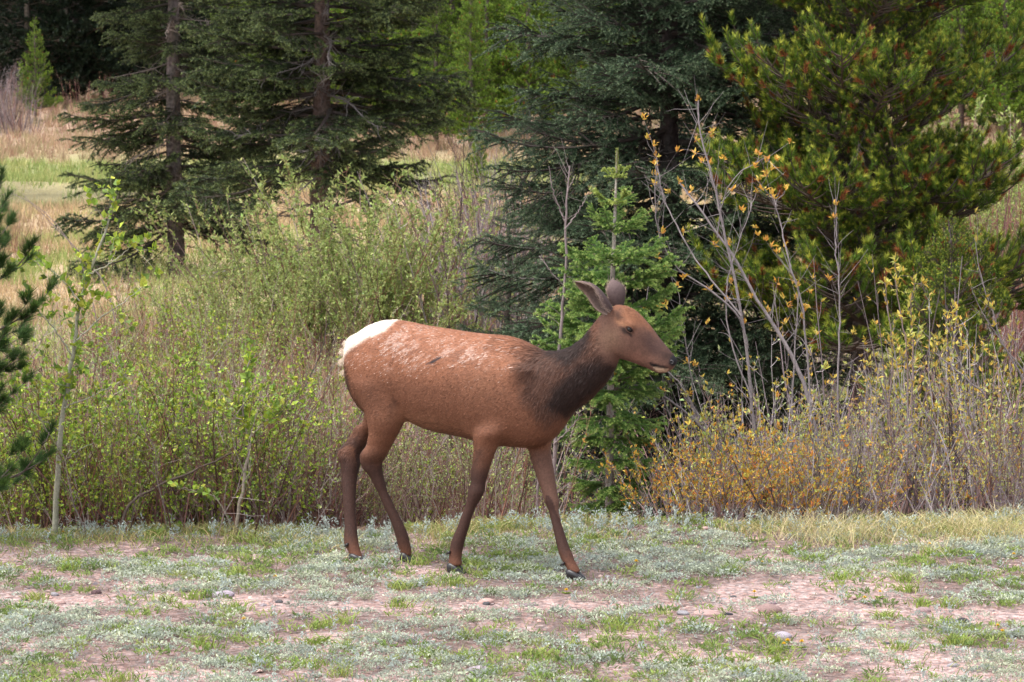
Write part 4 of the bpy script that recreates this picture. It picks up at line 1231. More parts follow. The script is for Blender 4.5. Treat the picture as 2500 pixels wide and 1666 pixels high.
        C = mix(C, np.array([0.50, 0.36, 0.25]), 0.95 * polyw(P, [pq(1628, 470), pq(1660, 480), pq(1702, 486), pq(1690, 502), pq(1650, 504)], 0.005))
        C = mix(C, np.array([0.008, 0.005, 0.005]), 1.0 * polyw(P, [pq(1615, 450), pq(1640, 457), pq(1705, 478), pq(1700, 484), pq(1640, 478), pq(1624, 470)], 0.004))
        C = mix(C, np.array([0.014, 0.013, 0.015]), polyw(P, [pq(1712, 418), pq(1745, 405), pq(1775, 450), pq(1735, 492), pq(1704, 462)], 0.008))
        C = mix(C, np.array([0.03, 0.018, 0.015]), 1.0 * np.maximum(blob(P, pq(1525, 293), 0.03, 0.018, -0.6, 2.0), blob(P, pq(1546, 312), 0.018, 0.007, -0.9, 2.0)))
        C = mix(C, np.array([0.36, 0.18, 0.10]), 0.85 * blob(P, pq(1510, 260), 0.032, 0.009, -0.35))
        return C
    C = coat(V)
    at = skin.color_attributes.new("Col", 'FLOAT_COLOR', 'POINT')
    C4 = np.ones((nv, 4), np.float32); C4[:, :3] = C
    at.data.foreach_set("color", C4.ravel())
    m_skin = attr_mat("elk_skin", 0.75, 0.2, 0, noise=(90, 0.8, 1.2), bump=(160, 0.5, 0.004))
    m_fur = attr_mat("elk_fur", 0.62, 0.25, 0)
    m_hoof = attr_mat("hoof_horn", 0.35, 0.5, 0, noise=(50, 0.7, 1.4))
    m_eye = attr_mat("eye_wet", 0.12, 0.35, 0)
    m_nose = attr_mat("nose_wet", 0.42, 0.4, 0, bump=(220, 0.4, 0.003))
    skin.materials.clear(); skin.materials.append(m_skin)
    root = link("elk", None, loc=O, rot=(0, 0, -PSI))
    tag(root, "young reddish-brown elk with white rump and dark neck walking across the clearing", "elk")
    body = link("body", skin, root)

    # ---- fur: short tapered hairs lying along the skin
    skin.calc_loop_triangles()
    T = np.zeros(len(skin.loop_triangles) * 3, np.int32); skin.loop_triangles.foreach_get("vertices", T); T = T.reshape(-1, 3)
    area = np.linalg.norm(np.cross(V[T[:, 1]] - V[T[:, 0]], V[T[:, 2]] - V[T[:, 0]]), axis=1) / 2
    nh = 112000
    pick = rng.choice(len(T), nh, p=area / area.sum())
    r1, r2 = np.sqrt(rng.random(nh)), rng.random(nh)
    bw = np.stack([1 - r1, r1 * (1 - r2), r1 * r2], 1)[:, :, None]
    P = (V[T[pick]] * bw).sum(1)
    Nr = unit((NV[T[pick]] * bw).sum(1))
    head_c = hd(A(1560, 330)); nose = hd(A(1735, 440)); poll = hd(A(1420, 220))
    isneck = polyw(P, [pq(1060, 330), pq(1400, 180), pq(1480, 440), pq(1300, 700), pq(1150, 780), pq(1070, 600)], 0.04)
    ishead = polyw(P, [pq(1390, 130), pq(1780, 380), pq(1780, 560), pq(1480, 540), pq(1410, 400)], 0.03)
    isleg = 1 - smooth(0.50, 0.66, P[:, 2])
    D = np.repeat(np.array([[-1.0, 0, -0.62]]), nh, 0)
    D = D + isneck[:, None] * (np.array([-0.55, 0, -0.9]) - D)
    D = D + isleg[:, None] * (np.array([-0.15, 0, -1.0]) - D)
    D = D + ishead[:, None] * (unit(poll - nose) - D)
    rumpw = 1 - smooth(-0.66, -0.45, P[:, 0])
    D = D + (rumpw * (P[:, 2] > 0.75))[:, None] * np.array([-0.3, 0, -0.5])
    swirl = (fbm(P * 9, 2, 21) - 0.5)[:, None] * np.array([[0.5, 0, 1.1]])
    D = D + swirl * (1 - 0.6 * isleg[:, None])
    D = D + rng.normal(0, 0.16, (nh, 3))
    D = unit(D - (D * Nr).sum(1, keepdims=True) * Nr)
    Ln = 0.017 + 0.012 * isneck + 0.012 * rumpw
    Ln = Ln * (1 - 0.5 * isleg) * (1 - 0.62 * ishead)
    Ln = Ln + 0.012 * ((Nr[:, 2] < -0.6) & (P[:, 2] > 0.55))
    Ln = Ln + 0.014 * ((Nr[:, 2] > 0.6) & (P[:, 0] > 0.3) & (P[:, 0] < 0.6))
    Ln = Ln * rng.uniform(0.6, 1.3, nh)
    lift = rng.uniform(0.10, 0.34, nh)[:, None]
    W = np.cross(D, Nr) * (rng.uniform(0.0010, 0.0019, nh) * (1 - 0.35 * ishead))[:, None]
    L1 = (D + Nr * lift) * (Ln * 0.55)[:, None]
    L2 = (D + Nr * (lift * 0.55)) * Ln[:, None]
    P0 = P - Nr * 0.0015
    HV = np.stack([P0 - W, P0 + W, P0 + L1 + W * 0.75, P0 + L1 - W * 0.75, P0 + L2], 1)
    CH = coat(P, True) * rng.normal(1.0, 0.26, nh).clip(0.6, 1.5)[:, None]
    tipc = 1.12
    HC = np.stack([CH * 0.9, CH * 0.9, CH, CH, CH * tipc], 1).reshape(-1, 3)
    base = (np.arange(nh) * 5)[:, None]
    q = base + np.array([[0, 1, 2, 3]]); t3 = base + np.array([[3, 2, 4]])
    fm = mesh_from("elk_fur", HV.reshape(-1, 3), [q, t3], np.clip(HC, 0, 0.95), [m_fur], True)
    # hairs take the light like the hide they lie on
    nn = unit(np.repeat(Nr[:, None], 5, 1) + np.stack([D * 0, D * 0, D * -0.1, D * -0.1, D * -0.15], 1) + rng.normal(0, 0.16, (nh, 1, 3)))
    fm.normals_split_custom_set_from_vertices(nn.reshape(-1, 3).astype(np.float32))
    fur = link("fur", fm, body)

    # ---- ears
    def ear(base, tip, open_dir, width, name, roll=0.0):
        base, tip, open_dir = map(lambda a: np.asarray(a, float), (base, tip, open_dir))
        ax = tip - base; L = np.linalg.norm(ax); ax /= L
        od = unit(open_dir - ax * (open_dir @ ax)); sd_ = np.cross(ax, od)
        nt_, na = 22, 15
        rows, colr = [], []
        for layer in (0, 1):
            for i in range(nt_):
                t = i / (nt_ - 1)
                w = width * (0.40 + 0.60 * math.sin(min(1, t / 0.55) * math.pi / 2)) * (1 - max(0, (t - 0.55) / 0.45) ** 2.0) ** 0.85 + 0.0015
                curl = 2.2 - 1.1 * smooth(0.0, 0.75, t)
                for j in range(na):
                    a = (j / (na - 1) - 0.5) * 2
                    th = a * curl
                    R = w / max(math.sin(min(curl, math.pi / 2)), 0.4)
                    p = base + ax * (L * t) + sd_ * (R * math.sin(th)) - od * (R * (math.cos(th) - 0.55) * 0.9) - od * (0.02 * math.sin(t * math.pi))
                    if layer: p = p + od * 0.003 * math.cos(th) - sd_ * 0.003 * math.sin(th)
                    rows.append(p)
                    edge = smooth(0.78, 1.0, abs(a))
                    back = np.array([0.060, 0.040, 0.038]) * (1.0 + 0.9 * t)
                    inn = np.array([0.16, 0.115, 0.10]) * (1 - 0.4 * (1 - abs(a)))
                    c = (inn if layer else back)
                    c = c + (np.array([0.36, 0.26, 0.21]) - c) * edge * (0.95 if layer else 0.5)
                    colr.append(c)
        F4 = []
        for layer in (0, 1):
            o = layer * nt_ * na
            for i in range(nt_ - 1):
                for j in range(na - 1):
                    f = (o + i * na + j, o + i * na + j + 1, o + (i + 1) * na + j + 1, o + (i + 1) * na + j)
                    F4.append(f if not layer else f[::-1])
        e = nt_ * na
        for i in range(nt_ - 1):
            for j in (0, na - 1):
                F4.append((i * na + j, (i + 1) * na + j, e + (i + 1) * na + j, e + i * na + j))
        me = mesh_from(name, np.array(rows), [np.array(F4)], np.array(colr), [m_skin], True)
        o = link("ear", me, root)
        # ear fringe
        a = Acc()
        rows_ = np.array(rows).reshape(2, nt_, na, 3)
        ed = np.concatenate([rows_[0, 1:, 0], rows_[0, 1:, -1], rows_[0, 1:-2, 1], rows_[0, 1:-2, -2]])
        ed = np.repeat(ed, 5, 0) + rng.normal(0, 0.004, (len(ed) * 5, 3))
        dd = unit(ax + rng.normal(0, 0.35, (len(ed), 3)))
        X, Y, Z = frames(dd, roll=rng.random(len(ed)) * 6)
        Vv, Ff = stamp([[0, -0.0009, 0], [0, 0.0009, 0], [1, 0, 0]], [[0, 1, 2]], ed, X, Y * 1, Z, np.stack([rng.uniform(0.008, 0.018, len(ed)), np.ones(len(ed)), np.ones(len(ed))], 1))
        a.add(Vv, Ff, np.array([0.33, 0.24, 0.19]))
        link("ear_hair", a.mesh("ear_hair", m_fur), o)
        return o
    eb = hd(A(1432, 195), 0.050); et = hd(A(1252, 55), 0.115)
    ear(eb, et, loc(O + np.array([-0.75, -0.45, -0.65])), 0.068, "near_ear")
    fb = hd(A(1470, 180), -0.045); ft = hd(A(1440, 46), -0.11)
    ear(fb, ft, loc(O + np.array([-0.25, 0.95, -0.1])), 0.050, "far_ear")

    # ---- eyes
    def sphere(c, r, n=18, m=10, ax=(1, 1, 1)):
        P, Fq = [], []
        for i in range(m + 1):
            th = math.pi * i / m
            for j in range(n):
                ph = 2 * math.pi * j / n
                P.append(c + r * np.array([ax[0] * math.sin(th) * math.cos(ph), ax[1] * math.sin(th) * math.sin(ph), ax[2] * math.cos(th)]))
        for i in range(m):
            for j in range(n):
                Fq.append((i * n + j, (i + 1) * n + j, (i + 1) * n + (j + 1) % n, i * n + (j + 1) % n))
        return np.array(P), np.array(Fq)
    surf = V[np.abs(V[:, 0] - hd(A(1522, 292), 0.07)[0]) < 0.012]
    for sgn in (1, -1):
        c = hd(A(1522, 292), 0.078 * sgn)
        cand = V[(np.hypot(V[:, 0] - c[0], V[:, 2] - c[2]) < 0.015) & ((V[:, 1] < 0.0 + pn_y(loc(pn))) if sgn > 0 else (V[:, 1] > pn_y(loc(pn))))]
        if len(cand):
            c = np.array([c[0], cand[:, 1].mean(), c[2]])
        inward = LH * sgn
        cc = c - inward * 0.0105
        Vv, Ff = sphere(cc, 0.0185)
        e = link("eye", mesh_from("eye", Vv, [Ff], np.repeat(np.array([[0.010, 0.007, 0.006]]), len(Vv), 0), [m_eye], True), root)
        # lids: almond rings round the eyeball
        fx = unit(nose - poll)
        uz = unit(np.cross(fx, inward)); uz = uz if uz[2] > 0 else -uz
        for name, sg, cc_ in (("upper_eyelid", 1, (0.035, 0.018, 0.014)), ("lower_eyelid", -1, (0.07, 0.035, 0.025))):
            t = np.linspace(0, np.pi, 12)
            path = cc + np.cos(t)[:, None] * fx * 0.022 + sg * np.sin(t)[:, None] * uz * (0.0125 if sg > 0 else 0.0125) + inward * (0.0115 + 0.004 * np.sin(t))[:, None]
            Vv, Ff = tubes(path[None], (0.0015 + 0.0018 * np.sin(t))[None], 6)
            link(name, mesh_from(name, Vv, [Ff], np.repeat(np.array([cc_]), len(Vv), 0), [m_skin], True), e)
    # ---- nose pad and nostrils
    npad = hd(A(1738, 452))
    secs = []
    for t in np.linspace(-1, 1, 9):
        x = npad + (hd(A(1738, 455)) - npad) * 0 + unit(nose - poll) * (0.010 * t)
        r = math.sqrt(max(0.02, 1 - t * t))
        uz = unit(np.cross(unit(nose - poll), LH)); uz = uz if uz[2] > 0 else -uz
        secs.append((x + uz * 0.018 * r, x - uz * 0.019 * r, 0.032 * r, LH, 0.9))
    Vv, q, t3 = loft(secs, 18)
    npo = link("nose", mesh_from("nose", Vv, [q, t3], np.repeat(np.array([[0.016, 0.015, 0.018]]), len(Vv), 0), [m_nose], True), root)
    for sgn in (1, -1):
        c = hd(A(1728, 450), 0.036 * sgn)
        t = np.linspace(0, 2 * np.pi, 13)
        fx = unit(nose - poll); uz = unit(np.cross(fx, LH)); uz = uz if uz[2] > 0 else -uz
        path = c + np.cos(t)[:, None] * fx * 0.010 + np.sin(t)[:, None] * uz * 0.007
        Vv, Ff = tubes(path[None], np.full((1, 13), 0.0032), 6)
        link("nostril", mesh_from("nostril", Vv, [Ff], np.repeat(np.array([[0.05, 0.045, 0.048]]), len(Vv), 0), [m_nose], True), npo)
    # ---- hooves: two claws each, and the dewclaws behind the fetlock
    def claw_mesh():
        secs = []
        for t, h, w in ((0.0, 0.030, 0.010), (0.06, 0.043, 0.015), (0.3, 0.047, 0.018), (0.6, 0.036, 0.018), (0.85, 0.018, 0.014), (1.0, 0.005, 0.005)):
            x = -0.038 + 0.092 * t
            secs.append((np.array([x - 0.012 * (h / 0.047), 0, h]), np.array([x, 0, 0.0]), w, LAT, 0.8))
        Vv, q, t3 = loft(secs, 14)
        return mesh_from("claw", Vv, [q, t3], np.repeat(np.array([[0.022, 0.020, 0.021]]), len(Vv), 0), [m_hoof], True)
    cm = claw_mesh()
    dsec = [(np.array([0.0, 0, 0.010]), np.array([0, 0, -0.010]), 0.008, LAT, 1), (np.array([-0.014, 0, 0.003]), np.array([-0.012, 0, -0.013]), 0.008, LAT, 1), (np.array([-0.026, 0, -0.010]), np.array([-0.022, 0, -0.016]), 0.003, LAT, 1)]
    Vv, q, t3 = loft(dsec, 10)
    dm = mesh_from("dewclaw", Vv, [q, t3], np.repeat(np.array([[0.022, 0.019, 0.02]]), len(Vv), 0), [m_hoof], True)
    dew = {'NH': B(585, 1120), 'FH': B(158, 1140), 'NF': B(1020, 1205), 'FF': B(1985, 1300)}
    for key in ('NH', 'FH', 'NF', 'FF'):
        rows, lat_h = info[key]
        c = rows[-1][0]
        h = link("hoof", None, root, loc=(c[0] + 0.006, c[1], max(0.0, c[2] - 0.040)))
        if key == 'NH':
            h.rotation_euler = (0, math.radians(22), 0)
            h.location.z = c[2] - 0.036
        else:
            h.location.z = 0.004
        for sg in (1, -1):
            link("claw", cm, h, loc=(0, 0.0185 * sg, 0), rot=(0, 0, math.radians(-5 * sg)), scale=(1.0, 1.0, max(1.0, (c[2] + 0.012) / 0.047) if key != 'NH' else 1.05))
        for sg in (1, -1):
            dpos = sag(dew[key], lat_h + 0.020 * sg)
            link("dewclaw", dm, root, loc=dpos + np.array([0.010, 0, 0]))
    # ---- short tail tucked in the rump patch
    tp = [A(128, 352), A(112, 392), A(106, 440), A(118, 490)]
    secs = []
    for (u, v), w in zip(tp, (0.028, 0.03, 0.026, 0.010)):
        p = sag((u, v)) + np.array([0.035, 0, 0])
        secs.append((p + np.array([0.02, 0, 0]), p - np.array([0.022, 0, 0]), w, LAT, 1.0))
    Vv, q, t3 = loft(secs, 14)
    tl = link("tail", mesh_from("tail", Vv, [q, t3], np.repeat(np.array([[0.78, 0.62, 0.48]]), len(Vv), 0), [m_skin], True), root)
    # tufts of rump and tail hair standing off the outline
    n = 2600
    k = rng.integers(0, len(Vv), n)
    o = Vv[k] + rng.normal(0, 0.006, (n, 3))
    d = unit(np.stack([rng.uniform(-1, -0.2, n), rng.normal(0, 0.35, n), rng.uniform(-1.1, -0.2, n)], 1))
    X, Y, Z = frames(d, roll=rng.random(n) * 6)
    Vh, Fh_ = stamp([[0, -0.001, 0], [0, 0.001, 0], [1, 0, 0]], [[0, 1, 2]], o, X, Y, Z, np.stack([rng.uniform(0.02, 0.042, n), np.ones(n), np.ones(n)], 1))
    a = Acc(); a.add(Vh, Fh_, np.array([0.82, 0.68, 0.54]))
    link("tail_hair", a.mesh("tail_hair", m_fur), tl)
    return root

def pn_y(p):
    return p[1]

build_elk()
# ------------------------------------------------------------------ low plants, gravel and stones of the clearing
def in_view(n, r, y0=12.2, y1=18.9):
    y = np.sqrt(r.uniform(y0 ** 2, y1 ** 2, n))
    x = r.uniform(-1, 1, n) * (0.168 * y + 0.75)
    return x, y

HOOVES = [on_ground(*p) for p in ((994, 1376), (876, 1373), (1116, 1402), (1410, 1416))]
def clear(x, y, rad=0.10):
    ok = np.ones(len(x), bool)
    for h in HOOVES:
        ok &= np.hypot(x - h[0] - 0.02, (y - h[1] + 0.06) * 0.8) > rad
    return ok

def mats():
    r = np.random.default_rng(61)
    # silver sage mats
    x, y = in_view(9000, r)
    e = edge_y(x)
    keep = (r.random(len(x)) < 0.02 + 0.9 * cover(x, y)) & (y < e + 0.1) & clear(x, y)
    x, y = x[keep], y[keep]
    n = len(x)
    R = r.uniform(0.02, 0.095, n)
    cnt = (R * 900).astype(int) + 10
    li = np.repeat(np.arange(n), cnt)
    m = len(li)
    a = r.random(m) * 6.283; q = np.sqrt(r.random(m))
    ox, oy = np.cos(a) * q * R[li], np.sin(a) * q * R[li]
    px, py = x[li] + ox, y[li] + oy
    hgt = (0.6 + 0.8 * r.random(n))[li] * R[li] * 0.42 * (1 - q ** 2) * r.uniform(0.5, 1.1, m)
    P = np.stack([px, py, terrain(px, py) + 0.004 + hgt], 1)
    D = unit(np.stack([np.cos(a) * (0.3 + q), np.sin(a) * (0.3 + q), r.uniform(0.2, 1.2, m)], 1) + r.normal(0, 0.6, (m, 3)))
    X, Y, Z = frames(D, roll=r.normal(0, 0.8, m))
    s = r.uniform(0.6, 1.25, m)
    V, F = stamp(*LEAF, P, X, Y, Z, np.stack([0.0155 * s, 0.0085 * s, 0.016 * s], 1))
    tone = r.random(n)
    cs = np.array([0.42, 0.475, 0.42]) + (np.array([0.56, 0.60, 0.42]) - np.array([0.42, 0.475, 0.42])) * tone[:, None]
    cs = cs * (0.60 + 0.46 * r.random((n, 1)))
    C = cs[li] * (1 + r.normal(0, 0.13, (m, 1)))
    acc = Acc(); acc.add(V, F, np.repeat(np.clip(C, 0.02, 0.85), 4, 0))
    # upright silver sprigs, mostly along the edge
    n = 420
    x = r.uniform(-3.7, 3.7, n); y = np.where(r.random(n) < 0.65, edge_y(x) + r.uniform(-0.35, 0.08, n), r.uniform(13, 17.8, n))
    li = np.repeat(np.arange(n), 26)
    H = r.uniform(0.04, 0.12, n)
    t = np.tile(np.linspace(0, 1, 26), n)
    px, py = x[li] + r.normal(0, 0.010, len(li)), y[li] + r.normal(0, 0.010, len(li))
    P = np.stack([px, py, terrain(px, py) + t * H[li]], 1)
    D = unit(r.normal(0, 0.8, (len(li), 3)) + [0, 0, 0.8])
    X, Y, Z = frames(D, roll=r.normal(0, 0.8, len(li)))
    V, F = stamp(*LEAF, P, X, Y, Z, np.stack([np.full(len(li), 0.022), np.full(len(li), 0.007), np.full(len(li), 0.02)], 1))
    acc.add(V, F, np.repeat(np.array([0.44, 0.50, 0.46]) * (1 + r.normal(0, 0.14, (len(li), 1))), 4, 0))
    tag(link("sage_mats", acc.mesh("sage_mats", M_LEAF)), "silvery grey-green sage mats spreading over the pink gravel", "ground cover", kind="stuff")

    # small green herbs
    acc = Acc()
    x, y = in_view(4600, r)
    p2 = np.stack([x, y], 1)
    g = smooth(0.45, 0.6, fbm(p2 * 1.4, 3, 71))
    keep = (r.random(len(x)) < 0.12 + 0.75 * g) & (y < edge_y(x) + 0.1) & (r.random(len(x)) > 0.95 * track(x, y))
    keep &= clear(x, y, 0.08)
    x, y = x[keep], y[keep]; n = len(x)
    R = r.uniform(0.02, 0.065, n); cnt = (R * 480).astype(int) + 6
    li = np.repeat(np.arange(n), cnt); m = len(li)
    a = r.random(m) * 6.283; q = np.sqrt(r.random(m))
    px, py = x[li] + np.cos(a) * q * R[li], y[li] + np.sin(a) * q * R[li]
    P = np.stack([px, py, terrain(px, py) + 0.003 + r.random(m) * 0.018], 1)
    D = unit(np.stack([np.cos(a), np.sin(a), r.uniform(0.3, 1.6, m)], 1) + r.normal(0, 0.4, (m, 3)))
    X, Y, Z = frames(D, roll=r.normal(0, 0.7, m)); s = r.uniform(0.6, 1.3, m)
    V, F = stamp(*LEAF, P, X, Y, Z, np.stack([0.028 * s, 0.0075 * s, 0.028 * s], 1))
    C = np.array([[0.20, 0.29, 0.07], [0.27, 0.36, 0.09], [0.33, 0.38, 0.12], [0.16, 0.23, 0.07]])[r.integers(4, size=n)][li] * (1 + r.normal(0, 0.15, (m, 1)))
    acc.add(V, F, np.repeat(np.clip(C, 0.01, 0.7), 4, 0))
    tag(link("green_herbs", acc.mesh("green_herbs", M_LEAF)), "small green herbs growing low between the silvery sage mats", "ground cover", kind="stuff")

    # grass blades: short everywhere, taller and drier towards the edge
    acc = Acc()
    x1, y1 = in_view(15000, r)
    k1 = (r.random(len(x1)) < 0.25 + 0.6 * smooth(0.42, 0.58, fbm(np.stack([x1, y1], 1) * 1.1, 3, 73))) & (y1 < edge_y(x1)) & (r.random(len(x1)) > 0.97 * track(x1, y1))
    x1, y1 = x1[k1], y1[k1]; h1 = r.uniform(0.015, 0.05, len(x1)); w1 = np.full(len(x1), 0.0022)
    c1 = np.array([[0.22, 0.28, 0.09], [0.29, 0.29, 0.13], [0.18, 0.24, 0.08], [0.33, 0.28, 0.17]])[r.integers(4, size=len(x1))]
    n2 = 17000
    x2 = r.uniform(-3.9, 3.9, n2); y2 = edge_y(x2) - np.abs(r.normal(0, 0.40, n2)) + 0.15
    tuft = fbm(np.stack([x2, y2], 1) * np.array([3.0, 4.0]), 3, 75)
    k2 = r.random(n2) < smooth(0.42, 0.6, tuft)
    x2, y2 = x2[k2], y2[k2]; right = smooth(1.4, 2.2, x2)
    h2 = r.uniform(0.03, 0.085, len(x2)) * (1 + 0.25 * right); w2 = np.full(len(x2), 0.0024)
    c2 = np.array([[0.42, 0.36, 0.17], [0.46, 0.35, 0.17], [0.30, 0.33, 0.11], [0.38, 0.37, 0.15], [0.25, 0.31, 0.09]])[r.integers(5, size=len(x2))]
    # dry clumps on the right
    n3 = 4200
    cx = r.uniform(1.45, 3.9, 55); cy = edge_y(cx) - np.abs(r.normal(0.25, 0.38, 55))
    ci = r.integers(55, size=n3)
    x3, y3 = cx[ci] + r.normal(0, 0.085, n3), cy[ci] + r.normal(0, 0.10, n3)
    h3 = r.uniform(0.03, 0.15, n3); w3 = np.full(n3, 0.0016)
    c3 = np.array([[0.66, 0.54, 0.31], [0.60, 0.49, 0.29], [0.55, 0.49, 0.24], [0.42, 0.41, 0.17]])[r.integers(4, size=n3)]
    # green tufts
    n4 = 9000
    cx, cy = in_view(130, r, 12.4, 18.2); ci = r.integers(130, size=n4)
    x4, y4 = cx[ci] + r.normal(0, 0.035, n4), cy[ci] + r.normal(0, 0.03, n4)
    h4 = r.uniform(0.025, 0.065, n4); w4 = np.full(n4, 0.0026)
    c4 = np.array([[0.21, 0.31, 0.06], [0.27, 0.35, 0.08], [0.30, 0.33, 0.09]])[r.integers(3, size=n4)]
    x, y = np.concatenate([x1, x2, x3, x4]), np.concatenate([y1, y2, y3, y4])
    h, w = np.concatenate([h1, h2, h3, h4]), np.concatenate([w1, w2, w3, w4])
    C = np.concatenate([c1, c2, c3, c4]) * (1 + r.normal(0, 0.16, (len(x), 1)))
    n = len(x)
    b = np.stack([x, y, terrain(x, y)], 1)
    lean = r.normal(0, 0.45, (n, 3)); lean[:, 2] = 1.0
    sidev = unit(np.cross(lean, r.normal(0, 1, (n, 3)))) * w[:, None]
    mid = b + lean * (h * 0.55)[:, None]
    tip = b + lean * h[:, None] + np.stack([lean[:, 0], lean[:, 1], np.full(n, -0.25)], 1) * (h * 0.45)[:, None]
    V = np.stack([b - sidev, b + sidev, mid + sidev * 0.8, mid - sidev * 0.8, tip], 1).reshape(-1, 3)
    o = (np.arange(n) * 5)[:, None]
    acc.add(V, o + np.array([[0, 1, 2, 3]]), np.repeat(np.clip(C, 0.02, 0.8), 5, 0))
    acc.F.setdefault(3, []).append(o + np.array([[3, 2, 4]]))
    tag(link("short_grass", acc.mesh("short_grass", M_GRASS)), "short dry and green grass thickening along the edge of the clearing", "grass", kind="stuff")

    # gravel grains
    acc = Acc()
    x, y = in_view(9500, r, 12.2, 18.0)
    keep = (r.random(len(x)) < 0.35 + 0.65 * track(x, y))
    x, y = x[keep], y[keep]; n = len(x)
    oct_ = np.array([[1, 0, 0], [0, 1, 0], [-1, 0, 0], [0, -1, 0], [0, 0, 1], [0.7, 0.6, 0.5], [-0.6, 0.7, 0.5]], float)
    of = np.array([[0, 5, 4], [5, 1, 4], [0, 1, 5], [1, 6, 4], [6, 2, 4], [1, 2, 6], [2, 3, 4], [3, 0, 4]])
    s = np.exp(r.normal(-5.05, 0.45, n))
    ang = r.random(n) * 6.28
    X = np.stack([np.cos(ang), np.sin(ang), r.normal(0, 0.15, n)], 1); Y = np.stack([-np.sin(ang), np.cos(ang), r.normal(0, 0.15, n)], 1); Z = np.tile([0, 0, 1.0], (n, 1))
    V, F = stamp(oct_, of, np.stack([x, y, terrain(x, y) - 0.001], 1), X, Y, Z, np.stack([s * r.uniform(0.8, 1.5, n), s, s * r.uniform(0.5, 0.9, n)], 1))
    gc = np.array([[0.46, 0.29, 0.25], [0.40, 0.26, 0.22], [0.34, 0.27, 0.26], [0.20, 0.17, 0.18], [0.52, 0.38, 0.33], [0.12, 0.105, 0.11]])[r.choice(6, n, p=[.3, .25, .15, .1, .15, .05])]
    acc.add(V, F, np.repeat(gc * (1 + r.normal(0, 0.12, (n, 1))), 7, 0))
    tag(link("gravel", acc.mesh("gravel", M_STONE)), "loose pink and grey gravel strewn over the clearing", "gravel", kind="stuff")
mats()

